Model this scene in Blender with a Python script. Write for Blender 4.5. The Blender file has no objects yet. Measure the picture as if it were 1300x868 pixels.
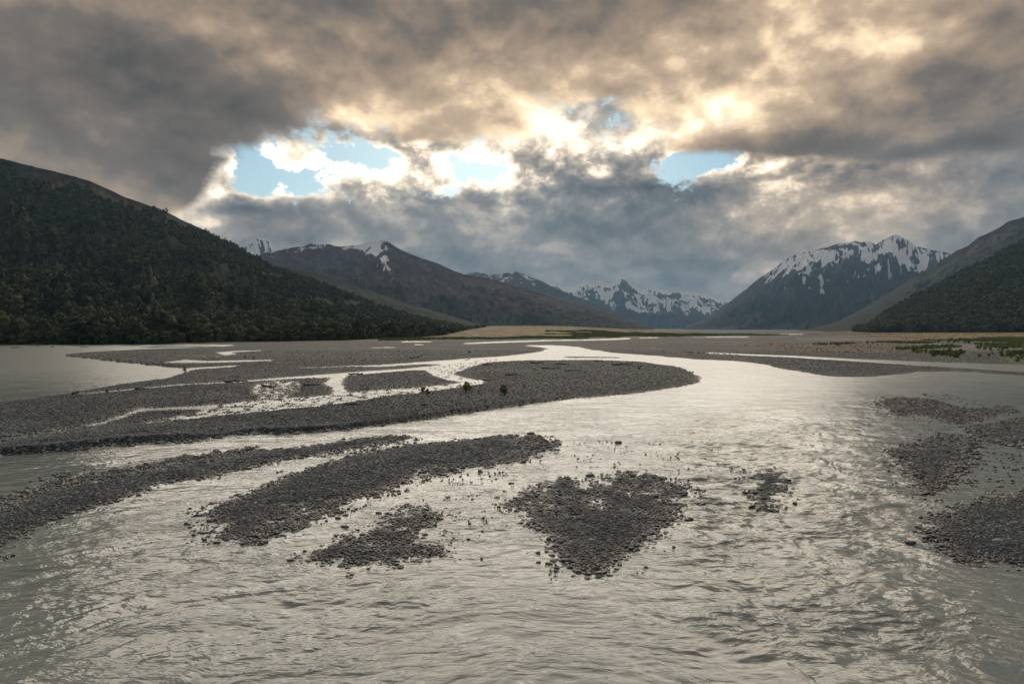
import bpy, math, random
import numpy as np
from mathutils import Vector

random.seed(7)
rng = np.random.default_rng(7)
sc = bpy.context.scene
col = sc.collection

# ------------------------------------------------------------------ camera
F = 866.7; CX = 650.0; CY = 434.0; HZ = 417.0; H = 9.0
PITCH = math.atan((CY - HZ) / F)
cam_d = bpy.data.cameras.new('camera'); cam = bpy.data.objects.new('camera', cam_d); col.objects.link(cam)
cam_d.sensor_width = 36; cam_d.lens = 24; cam_d.clip_start = 0.1; cam_d.clip_end = 60000
cam.location = (0, 0, H); cam.rotation_euler = (math.pi/2 - PITCH, 0, 0)
sc.camera = cam
sc.render.resolution_x = 1024; sc.render.resolution_y = 683

def uv(x, y):
    """photo pixel -> (X/Y, (Z-H)/Y) slopes"""
    x = np.asarray(x, float); y = np.asarray(y, float)
    up = -(y - CY); cp, sp = math.cos(PITCH), math.sin(PITCH)
    wy = F*cp + up*sp; wz = up*cp - F*sp
    return (x - CX)/wy, wz/wy
def ground(x, y, z=0.0):
    u, v = uv(x, y)
    Y = (z - H)/v
    return u*Y, Y
def pix(X, Y, Z):
    X = np.asarray(X, float); Y = np.asarray(Y, float)
    cp, sp = math.cos(PITCH), math.sin(PITCH)
    z = Z - H
    d = Y*cp - z*sp; up = z*cp + Y*sp
    return CX + F*X/d, CY - F*up/d

# ------------------------------------------------------------------ noise
_P = rng.permutation(4096)
_ang = rng.random(4096)*2*np.pi
_GX, _GY = np.cos(_ang), np.sin(_ang)
def _h(ix, iy, s): return _P[(_P[(ix + s*131) & 4095] + iy) & 4095]
def perlin(x, y, s=0):
    ix = np.floor(x).astype(np.int64); iy = np.floor(y).astype(np.int64)
    fx = x - ix; fy = y - iy
    wx = fx*fx*fx*(fx*(fx*6-15)+10); wy = fy*fy*fy*(fy*(fy*6-15)+10)
    def g(a, b):
        k = _h(ix+a, iy+b, s); return _GX[k]*(fx-a) + _GY[k]*(fy-b)
    n0 = g(0,0)*(1-wx) + g(1,0)*wx; n1 = g(0,1)*(1-wx) + g(1,1)*wx
    return (n0*(1-wy) + n1*wy)*1.5
def fbm(x, y, o=4, s=0, r=0.5):
    a = 1.0; t = 0; n = 0
    for i in range(o):
        t = t + a*perlin(x*2**i, y*2**i, s+i); n += a; a *= r
    return t/n
def ridged(x, y, o=4, s=0, r=0.5):
    a = 1.0; t = 0; n = 0
    for i in range(o):
        t = t + a*(1-np.abs(perlin(x*2**i, y*2**i, s+i))*2); n += a; a *= r
    return t/n
def sstep(a, b, x):
    t = np.clip((x-a)/(b-a), 0, 1); return t*t*(3-2*t)

# ------------------------------------------------------------------ object helpers
def tag(o, label=None, cat=None, group=None, kind=None):
    if label: o['label'] = label
    if cat: o['category'] = cat
    if group: o['group'] = group
    if kind: o['kind'] = kind
    return o
def mesh_np(name, V, Fa, mat=None, smooth=True, attrs=None, n=None):
    me = bpy.data.meshes.new(name)
    V = np.ascontiguousarray(V, dtype=np.float32); Fa = np.ascontiguousarray(Fa, dtype=np.int32)
    k = Fa.shape[1]
    me.vertices.add(len(V)); me.vertices.foreach_set('co', V.ravel())
    me.loops.add(Fa.size); me.loops.foreach_set('vertex_index', Fa.ravel())
    me.polygons.add(len(Fa)); me.polygons.foreach_set('loop_start', np.arange(0, Fa.size, k, dtype=np.int32))
    me.polygons.foreach_set('use_smooth', np.full(len(Fa), smooth))
    me.update(calc_edges=True)
    for an, av in (attrs or {}).items():
        at = me.attributes.new(an, 'FLOAT', 'POINT'); at.data.foreach_set('value', np.ascontiguousarray(av, dtype=np.float32).ravel())
    if mat: me.materials.append(mat)
    return me
def obj(name, me, parent=None, loc=(0,0,0)):
    o = bpy.data.objects.new(name, me); col.objects.link(o); o.location = loc
    if parent: o.parent = parent
    return o
def grid_faces(nr, nc, keep=None):
    i = np.arange(nr*nc).reshape(nr, nc)
    f = np.stack([i[:-1,:-1], i[:-1,1:], i[1:,1:], i[1:,:-1]], -1).reshape(-1, 4)
    if keep is not None: f = f[keep.ravel()]
    return f

# ------------------------------------------------------------------ node helpers
class NT:
    def __init__(s, nt): s.nt = nt
    def n(s, t, **kw):
        nd = s.nt.nodes.new(t)
        for k, v in kw.items(): setattr(nd, k, v)
        return nd
    def put(s, sock, v):
        if isinstance(v, bpy.types.NodeSocket): s.nt.links.new(v, sock)
        elif v is not None:
            if hasattr(sock, 'default_value'):
                try: sock.default_value = v
                except Exception: sock.default_value = (*v, 1.0)
    def m(s, op, a, b=None, c=None, clamp=False):
        nd = s.n('ShaderNodeMath', operation=op); nd.use_clamp = clamp
        s.put(nd.inputs[0], a); s.put(nd.inputs[1], b); s.put(nd.inputs[2], c); return nd.outputs[0]
    def v(s, op, a, b=None, c=None, sc=None):
        nd = s.n('ShaderNodeVectorMath', operation=op)
        s.put(nd.inputs[0], a); s.put(nd.inputs[1], b)
        if c is not None: s.put(nd.inputs[2], c)
        if sc is not None: s.put(nd.inputs['Scale'], sc)
        return nd.outputs['Value'] if op in ('LENGTH','DISTANCE','DOT_PRODUCT') else nd.outputs[0]
    def noise(s, vec, scale, det=5, rough=0.5, dist=0, out='Fac', lac=2.0):
        nd = s.n('ShaderNodeTexNoise'); s.put(nd.inputs['Vector'], vec)
        nd.inputs['Scale'].default_value = scale; nd.inputs['Detail'].default_value = det
        nd.inputs['Roughness'].default_value = rough; nd.inputs['Distortion'].default_value = dist
        nd.inputs['Lacunarity'].default_value = lac
        return nd.outputs[0] if out == 'Fac' else nd.outputs[1]
    def voro(s, vec, scale, feature='F1', rnd=1.0, out='Distance'):
        nd = s.n('ShaderNodeTexVoronoi', feature=feature); s.put(nd.inputs['Vector'], vec)
        nd.inputs['Scale'].default_value = scale; nd.inputs['Randomness'].default_value = rnd
        return nd.outputs[out]
    def ramp(s, fac, stops, interp='LINEAR'):
        nd = s.n('ShaderNodeValToRGB'); s.put(nd.inputs[0], fac); cr = nd.color_ramp; cr.interpolation = interp
        while len(cr.elements) < len(stops): cr.elements.new(0.5)
        for e, (p, c) in zip(cr.elements, stops):
            e.position = p; e.color = (*c, 1) if len(c) == 3 else c
        return nd.outputs[0]
    def mix(s, fac, a, b, bt='MIX'):
        nd = s.n('ShaderNodeMix', data_type='RGBA', blend_type=bt)
        s.put(nd.inputs[0], fac); s.put(nd.inputs[6], a); s.put(nd.inputs[7], b); return nd.outputs[2]
    def mr(s, v, a, b, c=0.0, d=1.0, smooth=False):
        nd = s.n('ShaderNodeMapRange'); nd.interpolation_type = 'SMOOTHSTEP' if smooth else 'LINEAR'
        for i, q in enumerate((v, a, b, c, d)): s.put(nd.inputs[i], q)
        return nd.outputs[0]
    def scalev(s, vec, sc3):
        return s.v('MULTIPLY', vec, sc3)
def mat(name):
    m = bpy.data.materials.new(name); m.use_nodes = True
    nt = m.node_tree; nt.nodes.clear(); T = NT(nt)
    out = T.n('ShaderNodeOutputMaterial'); bs = T.n('ShaderNodeBsdfPrincipled')
    nt.links.new(bs.outputs[0], out.inputs[0])
    T.bs = bs; T.out = out
    T.pos = T.n('ShaderNodeNewGeometry').outputs['Position']
    return m, T
def attr(T, name):
    a = T.n('ShaderNodeAttribute'); a.attribute_name = name; return a.outputs['Fac']
def bump(T, h, strength=1.0, dist=0.1, normal=None):
    b = T.n('ShaderNodeBump'); T.put(b.inputs['Height'], h); b.inputs['Strength'].default_value = strength
    b.inputs['Distance'].default_value = dist
    if normal is not None: T.put(b.inputs['Normal'], normal)
    return b.outputs[0]

# ------------------------------------------------------------------ world: backlit cloud deck over a Nishita sky
SUN_AZ = -2.0; SUN_EL = 21.0
w = bpy.data.worlds.new('World'); sc.world = w; w.use_nodes = True
w.node_tree.nodes.clear(); T = NT(w.node_tree)
wo = T.n('ShaderNodeOutputWorld'); bg = T.n('ShaderNodeBackground'); w.node_tree.links.new(bg.outputs[0], wo.inputs[0])
d = T.v('NORMALIZE', T.n('ShaderNodeTexCoord').outputs['Generated'])
sep = T.n('ShaderNodeSeparateXYZ'); T.put(sep.inputs[0], d)
az = T.m('ARCTAN2', sep.outputs[0], sep.outputs[1])
el = T.m('ARCSINE', sep.outputs[2])
SK = 8.667            # sky units: 100 photo pixels near the centre = 1 unit
cmb = T.n('ShaderNodeCombineXYZ'); T.put(cmb.inputs[0], T.m('MULTIPLY', az, SK)); T.put(cmb.inputs[1], T.m('MULTIPLY', el, SK))
P0 = cmb.outputs[0]
# domain warp
dn = T.v('MULTIPLY', d, (1, 1, 1.7))
w1 = T.v('SUBTRACT', T.noise(dn, 3.2, 4, 0.55, out='Color'), (0.5, 0.5, 0.5))
w2 = T.v('SUBTRACT', T.noise(dn, 13.0, 5, 0.6, out='Color'), (0.5, 0.5, 0.5))
P1 = T.v('ADD', P0, T.v('MULTIPLY', w1, (1.1, 0.7, 0)))
P1 = T.v('ADD', P1, T.v('MULTIPLY', w2, (0.45, 0.35, 0)))
def sky_xy(x, y):
    u, v = uv(x, y); r = math.sqrt(1+u*u)
    return (math.atan(float(u))*SK, math.atan(float(v)/r)*SK)
def blob(P, x, y, sx, sy, rot=0):
    cx, cy = sky_xy(x, y)
    mp = T.n('ShaderNodeMapping'); mp.vector_type = 'TEXTURE'
    T.put(mp.inputs['Vector'], P); mp.inputs['Location'].default_value = (cx, cy, 0)
    mp.inputs['Rotation'].default_value = (0, 0, math.radians(rot)); mp.inputs['Scale'].default_value = (sx/100, sy/100, 1)
    l2 = T.v('DOT_PRODUCT', mp.outputs[0], mp.outputs[0])
    return T.m('POWER', 0.3679, l2)
def field(P, base, blobs):
    acc = base; P_ = P
    for i, b in enumerate(blobs):
        if i % 4 == 3: P_ = T.v('MULTIPLY_ADD', acc, (1e-6, 1e-6, 0), P)   # keeps the node evaluation sequential (small shader stack)
        acc = T.m('MULTIPLY_ADD', blob(P_, *b[:4], b[5] if len(b) > 5 else 0), b[4], acc)
    return acc
def nz(zs, scale, det, rough, dist=0.3, off=0):
    return T.m('SUBTRACT', T.noise(T.v('ADD', T.v('MULTIPLY', d, (1, 1, zs)), (off, off*.7, 0)), scale, det, rough, dist), 0.5)
nA = nz(1.5, 3.4, 6, .48, .1); nA2 = nz(1.45, 6.0, 7, .50, .1, 3.1)
nB = nz(1.5, 8.0, 9, .58, .15, 5.0); nC = nz(1.3, 21.0, 8, .60, .2, 8.0)
def nzo(zs, scale, det, rough, dist, off, dx, dz):
    return T.m('SUBTRACT', T.noise(T.v('ADD', T.v('MULTIPLY', T.v('ADD', d, (dx, 0, dz)), (1, 1, zs)), (off, off*.7, 0)), scale, det, rough, dist), 0.5)
emb = T.m('SUBTRACT', nB, nzo(1.5, 8.0, 6, .55, .15, 5.0, .004, .016))
emb2 = T.m('SUBTRACT', nA2, nzo(1.45, 6.0, 6, .50, .1, 3.1, .006, .022))
def add(*t):
    r = t[0]
    for q in t[1:]: r = T.m('ADD', r, q)
    return r
def mul(a_, b_): return T.m('MULTIPLY', a_, b_)
eU = T.m('MULTIPLY', el, SK)
warm = lambda b_: T.ramp(b_, [(0.0,(.072,.064,.057)), (0.28,(.150,.124,.102)), (0.46,(.29,.215,.152)), (0.64,(.50,.37,.25)), (0.82,(1.05,.80,.52)), (1.0,(1.9,1.6,1.2))])
cool = lambda b_: T.ramp(b_, [(0.0,(.062,.078,.090)), (0.25,(.120,.142,.158)), (0.45,(.215,.228,.235)), (0.62,(.42,.39,.345)), (0.80,(1.05,.92,.74)), (1.0,(1.9,1.75,1.5))])
# cumulus bank behind the gap
P2 = T.v('ADD', P0, T.v('MULTIPLY', w1, (.45, .30, 0))); P2 = T.v('ADD', P2, T.v('MULTIPLY', w2, (.38, .30, 0)))
lin1 = T.m('MAXIMUM', T.m('MULTIPLY', T.m('SUBTRACT', sky_xy(650, 205)[1], eU), .75), -.04)
S1 = field(P2, T.m('ADD', .60, lin1), [(298, 188, 40, 24, -1.1), (338, 230, 52, 28, -1.15), (400, 242, 38, 18, -.8), (470, 205, 42, 19, -1.15), (612, 214, 44, 20, -1.15), (872, 216, 54, 30, -1.2), (925, 203, 46, 20, -1.0), (560, 245, 24, 10, -.6),
      (250, 220, 30, 60, .5), (372, 200, 42, 14, .55), (310, 258, 48, 12, .6), (430, 225, 30, 18, .3), (540, 205, 50, 22, .5), (700, 200, 90, 22, .5), (1010, 205, 70, 20, .6), (760, 148, 40, 18, -.5), (690, 160, 60, 18, .5), (1230, 180, 200, 40, .9), (520, 180, 60, 16, .5)])
S1 = add(S1, mul(nB, 3.2), mul(nC, 3.4), mul(nA, .8))
A1 = T.mr(S1, -.16, .34, 0, 1, True)
b1 = field(P2, .375, [(250, 215, 36, 60, .55), (400, 215, 110, 38, .52), (560, 208, 130, 36, .52), (735, 186, 110, 26, .34), (760, 150, 60, 20, .08), (1010, 196, 100, 20, .34), (318, 250, 36, 8, .3), (1080, 235, 110, 60, .22), (640, 245, 130, 30, .15),
      (760, 340, 80, 20, .16), (150, 280, 120, 80, .10), (800, 235, 80, 20, -.20), (880, 300, 160, 50, -.08), (590, 300, 60, 26, .14), (1000, 300, 60, 40, .06), (310, 266, 38, 10, -.35), (1250, 220, 100, 60, -.06)])
rim = T.mr(S1, .03, .62, .36, -.12)
rimw = field(P0, 0.0, [(560, 215, 420, 45, 1.0), (1000, 205, 160, 30, .6)])
b1 = add(b1, mul(rim, rimw), mul(nB, T.m('ADD', .62, mul(rimw, 1.0))), mul(nC, T.m('ADD', .30, mul(rimw, .9))), mul(nA, .8), mul(emb, T.m('ADD', .9, mul(rimw, 1.2))))
t1 = field(P1, .10, [(1080, 250, 150, 80, .55), (560, 205, 260, 40, .30), (1000, 190, 150, 30, .3), (330, 290, 80, 40, .2)])
C1 = T.mix(T.m('ADD', t1, 0, clamp=True), cool(b1), warm(b1))
# upper deck
lin2 = T.m('MULTIPLY', T.m('SUBTRACT', eU, sky_xy(650, 172)[1]), 2.3)
S2 = field(P2, lin2, [(20, 260, 190, 130, 3.2), (150, 215, 90, 60, 1.2), (212, 222, 40, 44, 1.3), (760, 140, 40, 20, -1.6), (908, 186, 60, 14, .8), (1130, 185, 160, 18, .6), (560, 172, 60, 10, .4), (300, 175, 100, 8, .3), (1240, 150, 220, 60, 2.2), (1020, 178, 60, 16, .6), (310, 150, 90, 20, .6), (520, 150, 90, 18, .5), (650, 155, 60, 18, .6), (800, 115, 80, 20, .6)])
S2 = add(S2, mul(nA2, 1.6), mul(nB, 1.3), mul(nC, 1.2))
A2 = T.mr(S2, -.25, .75, 0, 1, True)
b2 = field(P1, .30, [(438, 152, 60, 22, .46), (925, 148, 120, 36, .44, 12), (1145, 42, 70, 38, .28), (840, 105, 280, 70, .33, 12), (800, 30, 130, 40, .06), (640, 95, 160, 50, .10), (480, 120, 130, 40, .14), (1230, 150, 140, 50, .12), (310, 45, 70, 50, .11),
      (60, 160, 210, 60, -.10), (700, 20, 200, 40, -.10), (640, 146, 70, 26, -.15), (240, 130, 150, 40, -.07), (1000, 30, 60, 50, .08), (215, 215, 40, 40, -.10), (1180, 182, 140, 14, -.12), (540, 60, 160, 50, .04), (1240, 60, 80, 60, -.04)])
edge = mul(T.mr(S2, .0, 1.1, .30, 0), field(P0, 0, [(600, 175, 380, 40, .9), (980, 180, 200, 30, .4)]))
b2 = add(b2, edge, mul(nA, .80), mul(nA2, .50), mul(nB, .34), mul(nC, .22), mul(emb2, .8), mul(emb, .45))
t2 = field(P1, 1.0, [(20, 260, 160, 70, -.20), (1250, 200, 160, 50, -.4)])
C2 = T.mix(T.m('ADD', t2, 0, clamp=True), cool(b2), warm(b2))
sky = T.n('ShaderNodeTexSky'); sky.sky_type = 'NISHITA'; sky.sun_disc = False
sky.sun_elevation = math.radians(SUN_EL); sky.sun_rotation = math.radians(SUN_AZ)
sky.dust_density = 0.3; sky.ozone_density = 2.0
skyc = T.v('MULTIPLY', T.v('SCALE', sky.outputs[0], sc=0.085), (.80, 0.92, 0.86))
fin = T.mix(A1, skyc, C1)
fin = T.mix(A2, fin, C2)
# unseen sky: brightness added overhead to light water and ground, dim behind
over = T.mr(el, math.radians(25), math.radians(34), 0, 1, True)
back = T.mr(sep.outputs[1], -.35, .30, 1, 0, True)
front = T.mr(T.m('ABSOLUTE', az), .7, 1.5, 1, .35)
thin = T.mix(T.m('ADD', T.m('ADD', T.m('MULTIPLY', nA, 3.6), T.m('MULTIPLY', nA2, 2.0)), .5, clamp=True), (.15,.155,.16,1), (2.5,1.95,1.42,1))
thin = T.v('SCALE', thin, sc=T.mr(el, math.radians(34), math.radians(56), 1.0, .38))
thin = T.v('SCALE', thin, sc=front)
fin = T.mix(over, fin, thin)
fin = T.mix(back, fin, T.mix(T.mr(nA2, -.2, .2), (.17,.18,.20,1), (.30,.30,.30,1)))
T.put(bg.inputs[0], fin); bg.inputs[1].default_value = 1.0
w.cycles.sampling_method = 'MANUAL'; w.cycles.sample_map_resolution = 1024

sun = bpy.data.lights.new('sun', 'SUN'); sun.energy = 1.5; sun.angle = math.radians(58); sun.color = (1.0, 0.88, 0.73)
so = bpy.data.objects.new('sun', sun); col.objects.link(so)
a, e = math.radians(SUN_AZ), math.radians(SUN_EL)
so.rotation_euler = Vector((math.sin(a)*math.cos(e), math.cos(a)*math.cos(e), math.sin(e))).to_track_quat('Z', 'Y').to_euler()

vs = sc.view_settings
vs.view_transform = 'Standard'; vs.look = 'None'; vs.exposure = 0.34; vs.gamma = 1

# ------------------------------------------------------------------ river map (traced outlines, photo px, laid on the ground)
def strip(pts):
    return [(x, a) for x, a, b in pts] + [(x, b) for x, a, b in pts[::-1]]
LAND = 1; WATER = -1
OPS = []  # (sign, polygon, steepness, maxheight, roughness)
def land(p, slope=0.10, hmax=0.35, rough=1.0): OPS.append((1, p, slope, hmax, rough))
def water(p, rough=0.6): OPS.append((-1, p, 0, 0, rough))
# far plain (everything up to the hills)
land([(-2500, 436.5), (-300, 437.5), (0, 437), (60, 437.0), (140, 436.0), (176, 436.2), (230, 438), (277, 439.5), (171, 442.5), (115, 446), (80, 450), (82, 452), (125, 456.5), (160, 460.5),
      (200, 465), (232, 467.5), (221, 473), (199, 481), (147, 489), (74, 502), (0, 511.5), (-80, 522), (-500, 560), (-3000, 700), (-3000, 900), (-500, 640), (-200, 597), (-80, 584),
      (0, 578), (50, 575), (100, 570), (150, 564), (215, 560), (262, 556), (330, 549), (350, 551), (400, 548), (440, 545), (500, 537), (560, 528), (620, 520),
      (680, 511), (740, 505), (800, 500), (850, 493), (880, 488), (889, 484), (885, 477), (876, 472), (862, 466), (820, 460), (760, 457.5), (680, 458), (640, 456.5), (662, 452), (688, 446), (696, 442), (664, 438.5),
      (700, 438), (735, 440.5), (749, 444), (790, 449), (840, 452), (880, 456), (930, 458), (960, 461), (989, 466.5), (1026, 474), (1055, 478), (1081, 478.7), (1110, 478.5), (1132, 476),
      (1166, 472), (1200, 471.5), (1240, 473), (1298, 477), (1400, 486), (1900, 530), (4500, 720), (4500, 300), (4500, 417.1), (-2500, 417.1)], 0.10, 0.55, 1.0)
# pool on the left reaches along the forest
water([(-2500, 438.5), (-300, 439.5), (0, 440), (69, 439), (138, 437.4), (180, 437.2), (240, 436.8), (300, 438), (277, 440.5), (254, 441.2), (171, 444), (115, 447), (80, 450), (0, 500), (-2500, 600)], 0.3)
land([(171, 440.6), (200, 439.6), (240, 439.2), (278, 439.4), (276, 440.2), (230, 440.8), (190, 441.6)], .05, .15)
# water threads on the left bar complex
water(strip([(383, 467, 468), (440, 464.6, 466), (480, 463.5, 466), (536, 459.5, 463), (592, 455.5, 462), (640, 452, 459), (700, 445, 457)]))
water(strip([(105, 499.5, 501), (165, 494, 495.5), (221, 488.6, 490), (295, 484.2, 486), (368, 478.8, 481), (400, 476.4, 480), (464, 471.5, 475), (520, 467.5, 470.5), (572, 462, 469), (600, 458, 463)]))
water(strip([(-250, 605, 618), (-60, 566, 574), (0, 555, 562), (74, 545, 550), (129, 535, 540), (177, 518, 523), (221, 517, 521), (295, 512.5, 518), (368, 505, 516), (400, 504, 515), (440, 501, 510), (480, 497, 504), (530, 492.5, 498), (560, 489, 494), (590, 485, 490), (614, 482, 487)]))
water(strip([(186, 536, 538), (240, 529.5, 532), (332, 518, 523), (405, 503, 508)]))
water([(538, 470), (560, 465), (576, 468), (572, 474), (590, 480), (614, 484), (600, 488), (570, 483), (552, 477)])
water([(425, 477), (442, 476), (434, 485), (442, 497), (425, 502), (422, 494), (410, 486)])
water([(330, 489), (365, 484), (378, 489), (344, 495), (356, 507), (338, 511), (322, 500)])
water([(196, 467), (241, 467), (300, 464), (299, 466), (245, 469.5), (231, 474), (203, 482), (180, 475)], 0.3)
water([(207, 460.5), (236, 456.4), (262, 458.2), (343, 456.8), (352, 458.2), (268, 461.3), (230, 461.4)], 0.4)
water([(273, 447.5), (286, 451.2), (300, 449.5), (292, 447.5), (330, 446), (330, 444.8), (300, 445.6)], 0.4)
water([(250, 453.6), (290, 452.4), (290, 453.2), (250, 454.4)], .3); water([(60, 458), (30, 460), (90, 462)], .3)
# far ponds and threads
for q in ([(510, 433.4), (548, 433.1), (548, 434.6), (512, 434.9)], [(588, 435.6), (633, 433.6), (690, 431.8), (760, 430.6), (800, 429.0), (800, 430.4), (770, 432.0), (690, 433.4), (640, 435.2), (592, 437)],
          [(527, 437.4), (537, 437.2), (536, 438.6), (528, 438.6)], [(826, 441.6), (832, 442.6), (858, 444.2), (835, 442.8)], [(812, 428.6), (835, 428.2), (835, 429.2), (812, 429.4)],
          [(880, 428.0), (950, 427.6), (950, 428.5), (880, 428.8)], [(990, 424.2), (1020, 424.2), (1018, 425.2), (990, 425.2)], [(470, 441.5), (500, 440.6), (500, 441.6), (472, 442.4)]):
    water(q, 0.3)
# side channel on the right
water(strip([(897, 447.6, 448.8), (934, 449, 451), (1007, 451.8, 454.2), (1081, 455.6, 459), (1155, 458.6, 464), (1228, 461, 468.5), (1300, 463.5, 473), (1400, 468, 482), (1900, 490, 530)]))
land([(715, 452.6), (780, 453.2), (790, 454.6), (720, 454.4)], .04, .12)
# low bars in the near river
land([(-300, 800), (-100, 730), (0, 693), (37, 671), (92, 651), (166, 627), (206, 613), (258, 607), (313, 592), (368, 581), (400, 576), (460, 566), (505, 558), (517, 555.5), (505, 554.5), (460, 558), (400, 567),
      (368, 570.5), (324, 574), (295, 583), (221, 594), (147, 607), (92, 616), (37, 631), (0, 651), (-100, 690), (-300, 730)], 0.14, 0.24)
land([(266.5, 653), (282, 641), (325, 625), (381, 600), (452, 579), (523, 566.5), (594, 560), (640, 557), (662, 560), (655, 577), (615, 593), (558, 592), (530, 597), (516, 609), (470, 627), (438, 635), (395, 642),
      (360, 656), (345, 668), (320, 683), (304, 685), (281, 680), (289, 664), (268, 662)], 0.12, 0.26)
land([(672, 652), (700, 640), (740, 634), (770, 626), (800, 622), (835, 626), (858, 640), (850, 660), (826, 680), (803, 696), (785, 708), (759, 727), (748, 727), (727, 719), (711, 703), (708, 685), (692, 675), (674, 664)], 0.10, 0.18)
land([(963, 606), (975, 600), (988, 602), (993, 620), (967, 643), (961, 620)], 0.14, 0.16)
land([(1118, 512), (1140, 508), (1170, 512), (1190, 520), (1215, 524), (1244, 528), (1225, 535), (1200, 531), (1175, 525), (1140, 523)], 0.05, 0.10)
land([(1262, 545), (1298, 533), (1420, 520), (1900, 520), (1900, 580), (1420, 570), (1298, 562), (1270, 556)], 0.06, 0.14)
land([(1150, 580), (1175, 572), (1204, 560), (1216, 566), (1210, 586), (1203, 612), (1181, 627), (1166, 616), (1153, 597)], 0.10, 0.14)
land([(1186, 660), (1221, 644), (1265, 633), (1300, 626), (1420, 610), (1900, 600), (1900, 800), (1420, 735), (1300, 718), (1268, 711), (1235, 713), (1219, 712), (1202, 703), (1199, 691), (1184, 681)], 0.10, 0.20)
# patchy zones (low mounds pierced by puddles) : polygon, mean height
PATCH = [([(316, 489), (345, 483), (385, 484), (390, 498), (362, 511), (322, 509)], -.01), ([(395, 503), (470, 495), (560, 489), (612, 483), (616, 488), (560, 497), (480, 506), (400, 520), (300, 525), (230, 535), (180, 541), (185, 534), (300, 510)], -.04),
         ([(540, 466), (600, 458), (640, 455), (610, 464), (575, 476), (600, 484), (560, 480)], -.05),
         ([(0, 640), (60, 612), (150, 597), (230, 582), (320, 569), (332, 574), (295, 586), (221, 599), (147, 612), (92, 620), (37, 638), (0, 658)], 0.0),
         ([(630, 556), (670, 554), (698, 560), (690, 572), (660, 582), (630, 588)], 0.02),
         ([(338, 640), (400, 632), (480, 624), (430, 645), (400, 655), (378, 664), (350, 682), (320, 690), (300, 684)], 0.01),
         ([(405, 716), (398, 702), (452, 681), (488, 664), (523, 646), (545, 655), (540, 680), (552, 704), (488, 712), (438, 720)], 0.015),
         ([(655, 643), (692, 618), (720, 609), (738, 622), (761, 613), (796, 602), (831, 606), (868, 622), (866, 641), (840, 660), (760, 660), (700, 665)], 0.02),
         ([(525, 598), (560, 588), (590, 598), (540, 606)], 0.0),
         ([(1108, 509), (1133, 504), (1173, 506), (1228, 519), (1278, 516), (1290, 522), (1252, 529), (1221, 539), (1181, 529), (1140, 526)], 0.05),
         ([(1235, 543), (1298, 529), (1420, 515), (1420, 575), (1298, 566), (1260, 559)], 0.05),
         ([(1142, 574), (1175, 566), (1208, 553), (1224, 564), (1216, 590), (1160, 592)], 0.06)]

def poly_sd(px, py, X, Y, poly, pad=30):
    """signed world distance (+ inside) for grid points; px,py photo coordinates"""
    poly = np.array(poly, float)
    sd = np.full(px.shape, -1e9)
    x0, y0 = poly.min(0) - pad; x1, y1 = poly.max(0) + pad
    m = (px >= x0) & (px <= x1) & (py >= y0) & (py <= y1)
    if not m.any(): return sd
    qx, qy, QX, QY = px[m], py[m], X[m], Y[m]
    PX, PY = ground(poly[:,0], np.maximum(poly[:,1], 417.1))
    ins = np.zeros(qx.shape, bool); best = np.full(qx.shape, 1e18)
    n = len(poly)
    for i in range(n):
        a = poly[i]; b = poly[(i+1) % n]
        c = ((a[1] > qy) != (b[1] > qy))
        with np.errstate(divide='ignore', invalid='ignore'):
            xi = (b[0]-a[0])*(qy-a[1])/(b[1]-a[1] + 1e-12) + a[0]
        ins ^= c & (qx < xi)
        ax, ay = PX[i], PY[i]; bx, by = PX[(i+1)%n], PY[(i+1)%n]
        dx, dy = bx-ax, by-ay; L = dx*dx+dy*dy + 1e-9
        t = np.clip(((QX-ax)*dx + (QY-ay)*dy)/L, 0, 1)
        dd = (QX-ax-t*dx)**2 + (QY-ay-t*dy)**2
        best = np.minimum(best, dd)
    s = np.sqrt(best)
    sd[m] = np.where(ins, s, -s)
    return sd

cols = np.concatenate([np.array([-6000,-4000,-2800,-2000,-1400,-1000,-700,-500,-400,-300]), np.arange(-240, -40, 8), np.arange(-40, 1340, 1.15), np.arange(1345, 1560, 8), np.array([1600,1700,1850,2050,2400,3000,4000,5300,7300])])
rows = np.concatenate([np.array([417.25, 417.5, 417.8, 418.2, 418.6, 419.0]), np.arange(419.4, 470, 0.5), np.arange(470, 890, 1.0), np.array([892,896,902,912,930,960,1010,1100,1300,1700,2600])])
gx, gy = np.meshgrid(cols, rows)
U, V_ = uv(CX + 0*gx, gy)           # slope per row (exact for pitch)
GYw = -H/V_
GXw = (gx - CX)/F*GYw*1.0
# exact pixel of these points
PXg, PYg = pix(GXw, GYw, 0.0)

warpn = fbm(GXw*0.55, GYw*0.55, 4, 3)*0.55 + fbm(GXw*0.09, GYw*0.09, 3, 9)*np.clip(GYw*0.010, 0.12, 2.2) + fbm(GXw*0.22, GYw*0.16, 4, 14, .65)*np.clip((GYw-60)*0.012, 0, 1.6)
hgt = np.full(gx.shape, -0.35)
sdl = np.full(gx.shape, -1e9)
slopef = np.full(gx.shape, 0.1); hm = np.full(gx.shape, 0.3)
for sgn, poly, sl, hmx, rg in OPS:
    sd = poly_sd(PXg, PYg, GXw, GYw, poly)
    k = sd + warpn*rg*(.45 if min(q[1] for q in poly) > 495 and sgn > 0 else 1)
    if sgn > 0:
        new = k > sdl
        slopef = np.where(new, sl, slopef); hm = np.where(new, hmx, hm)
        sdl = np.maximum(sdl, k)
    else:
        sdl = np.minimum(sdl, -k)
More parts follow.
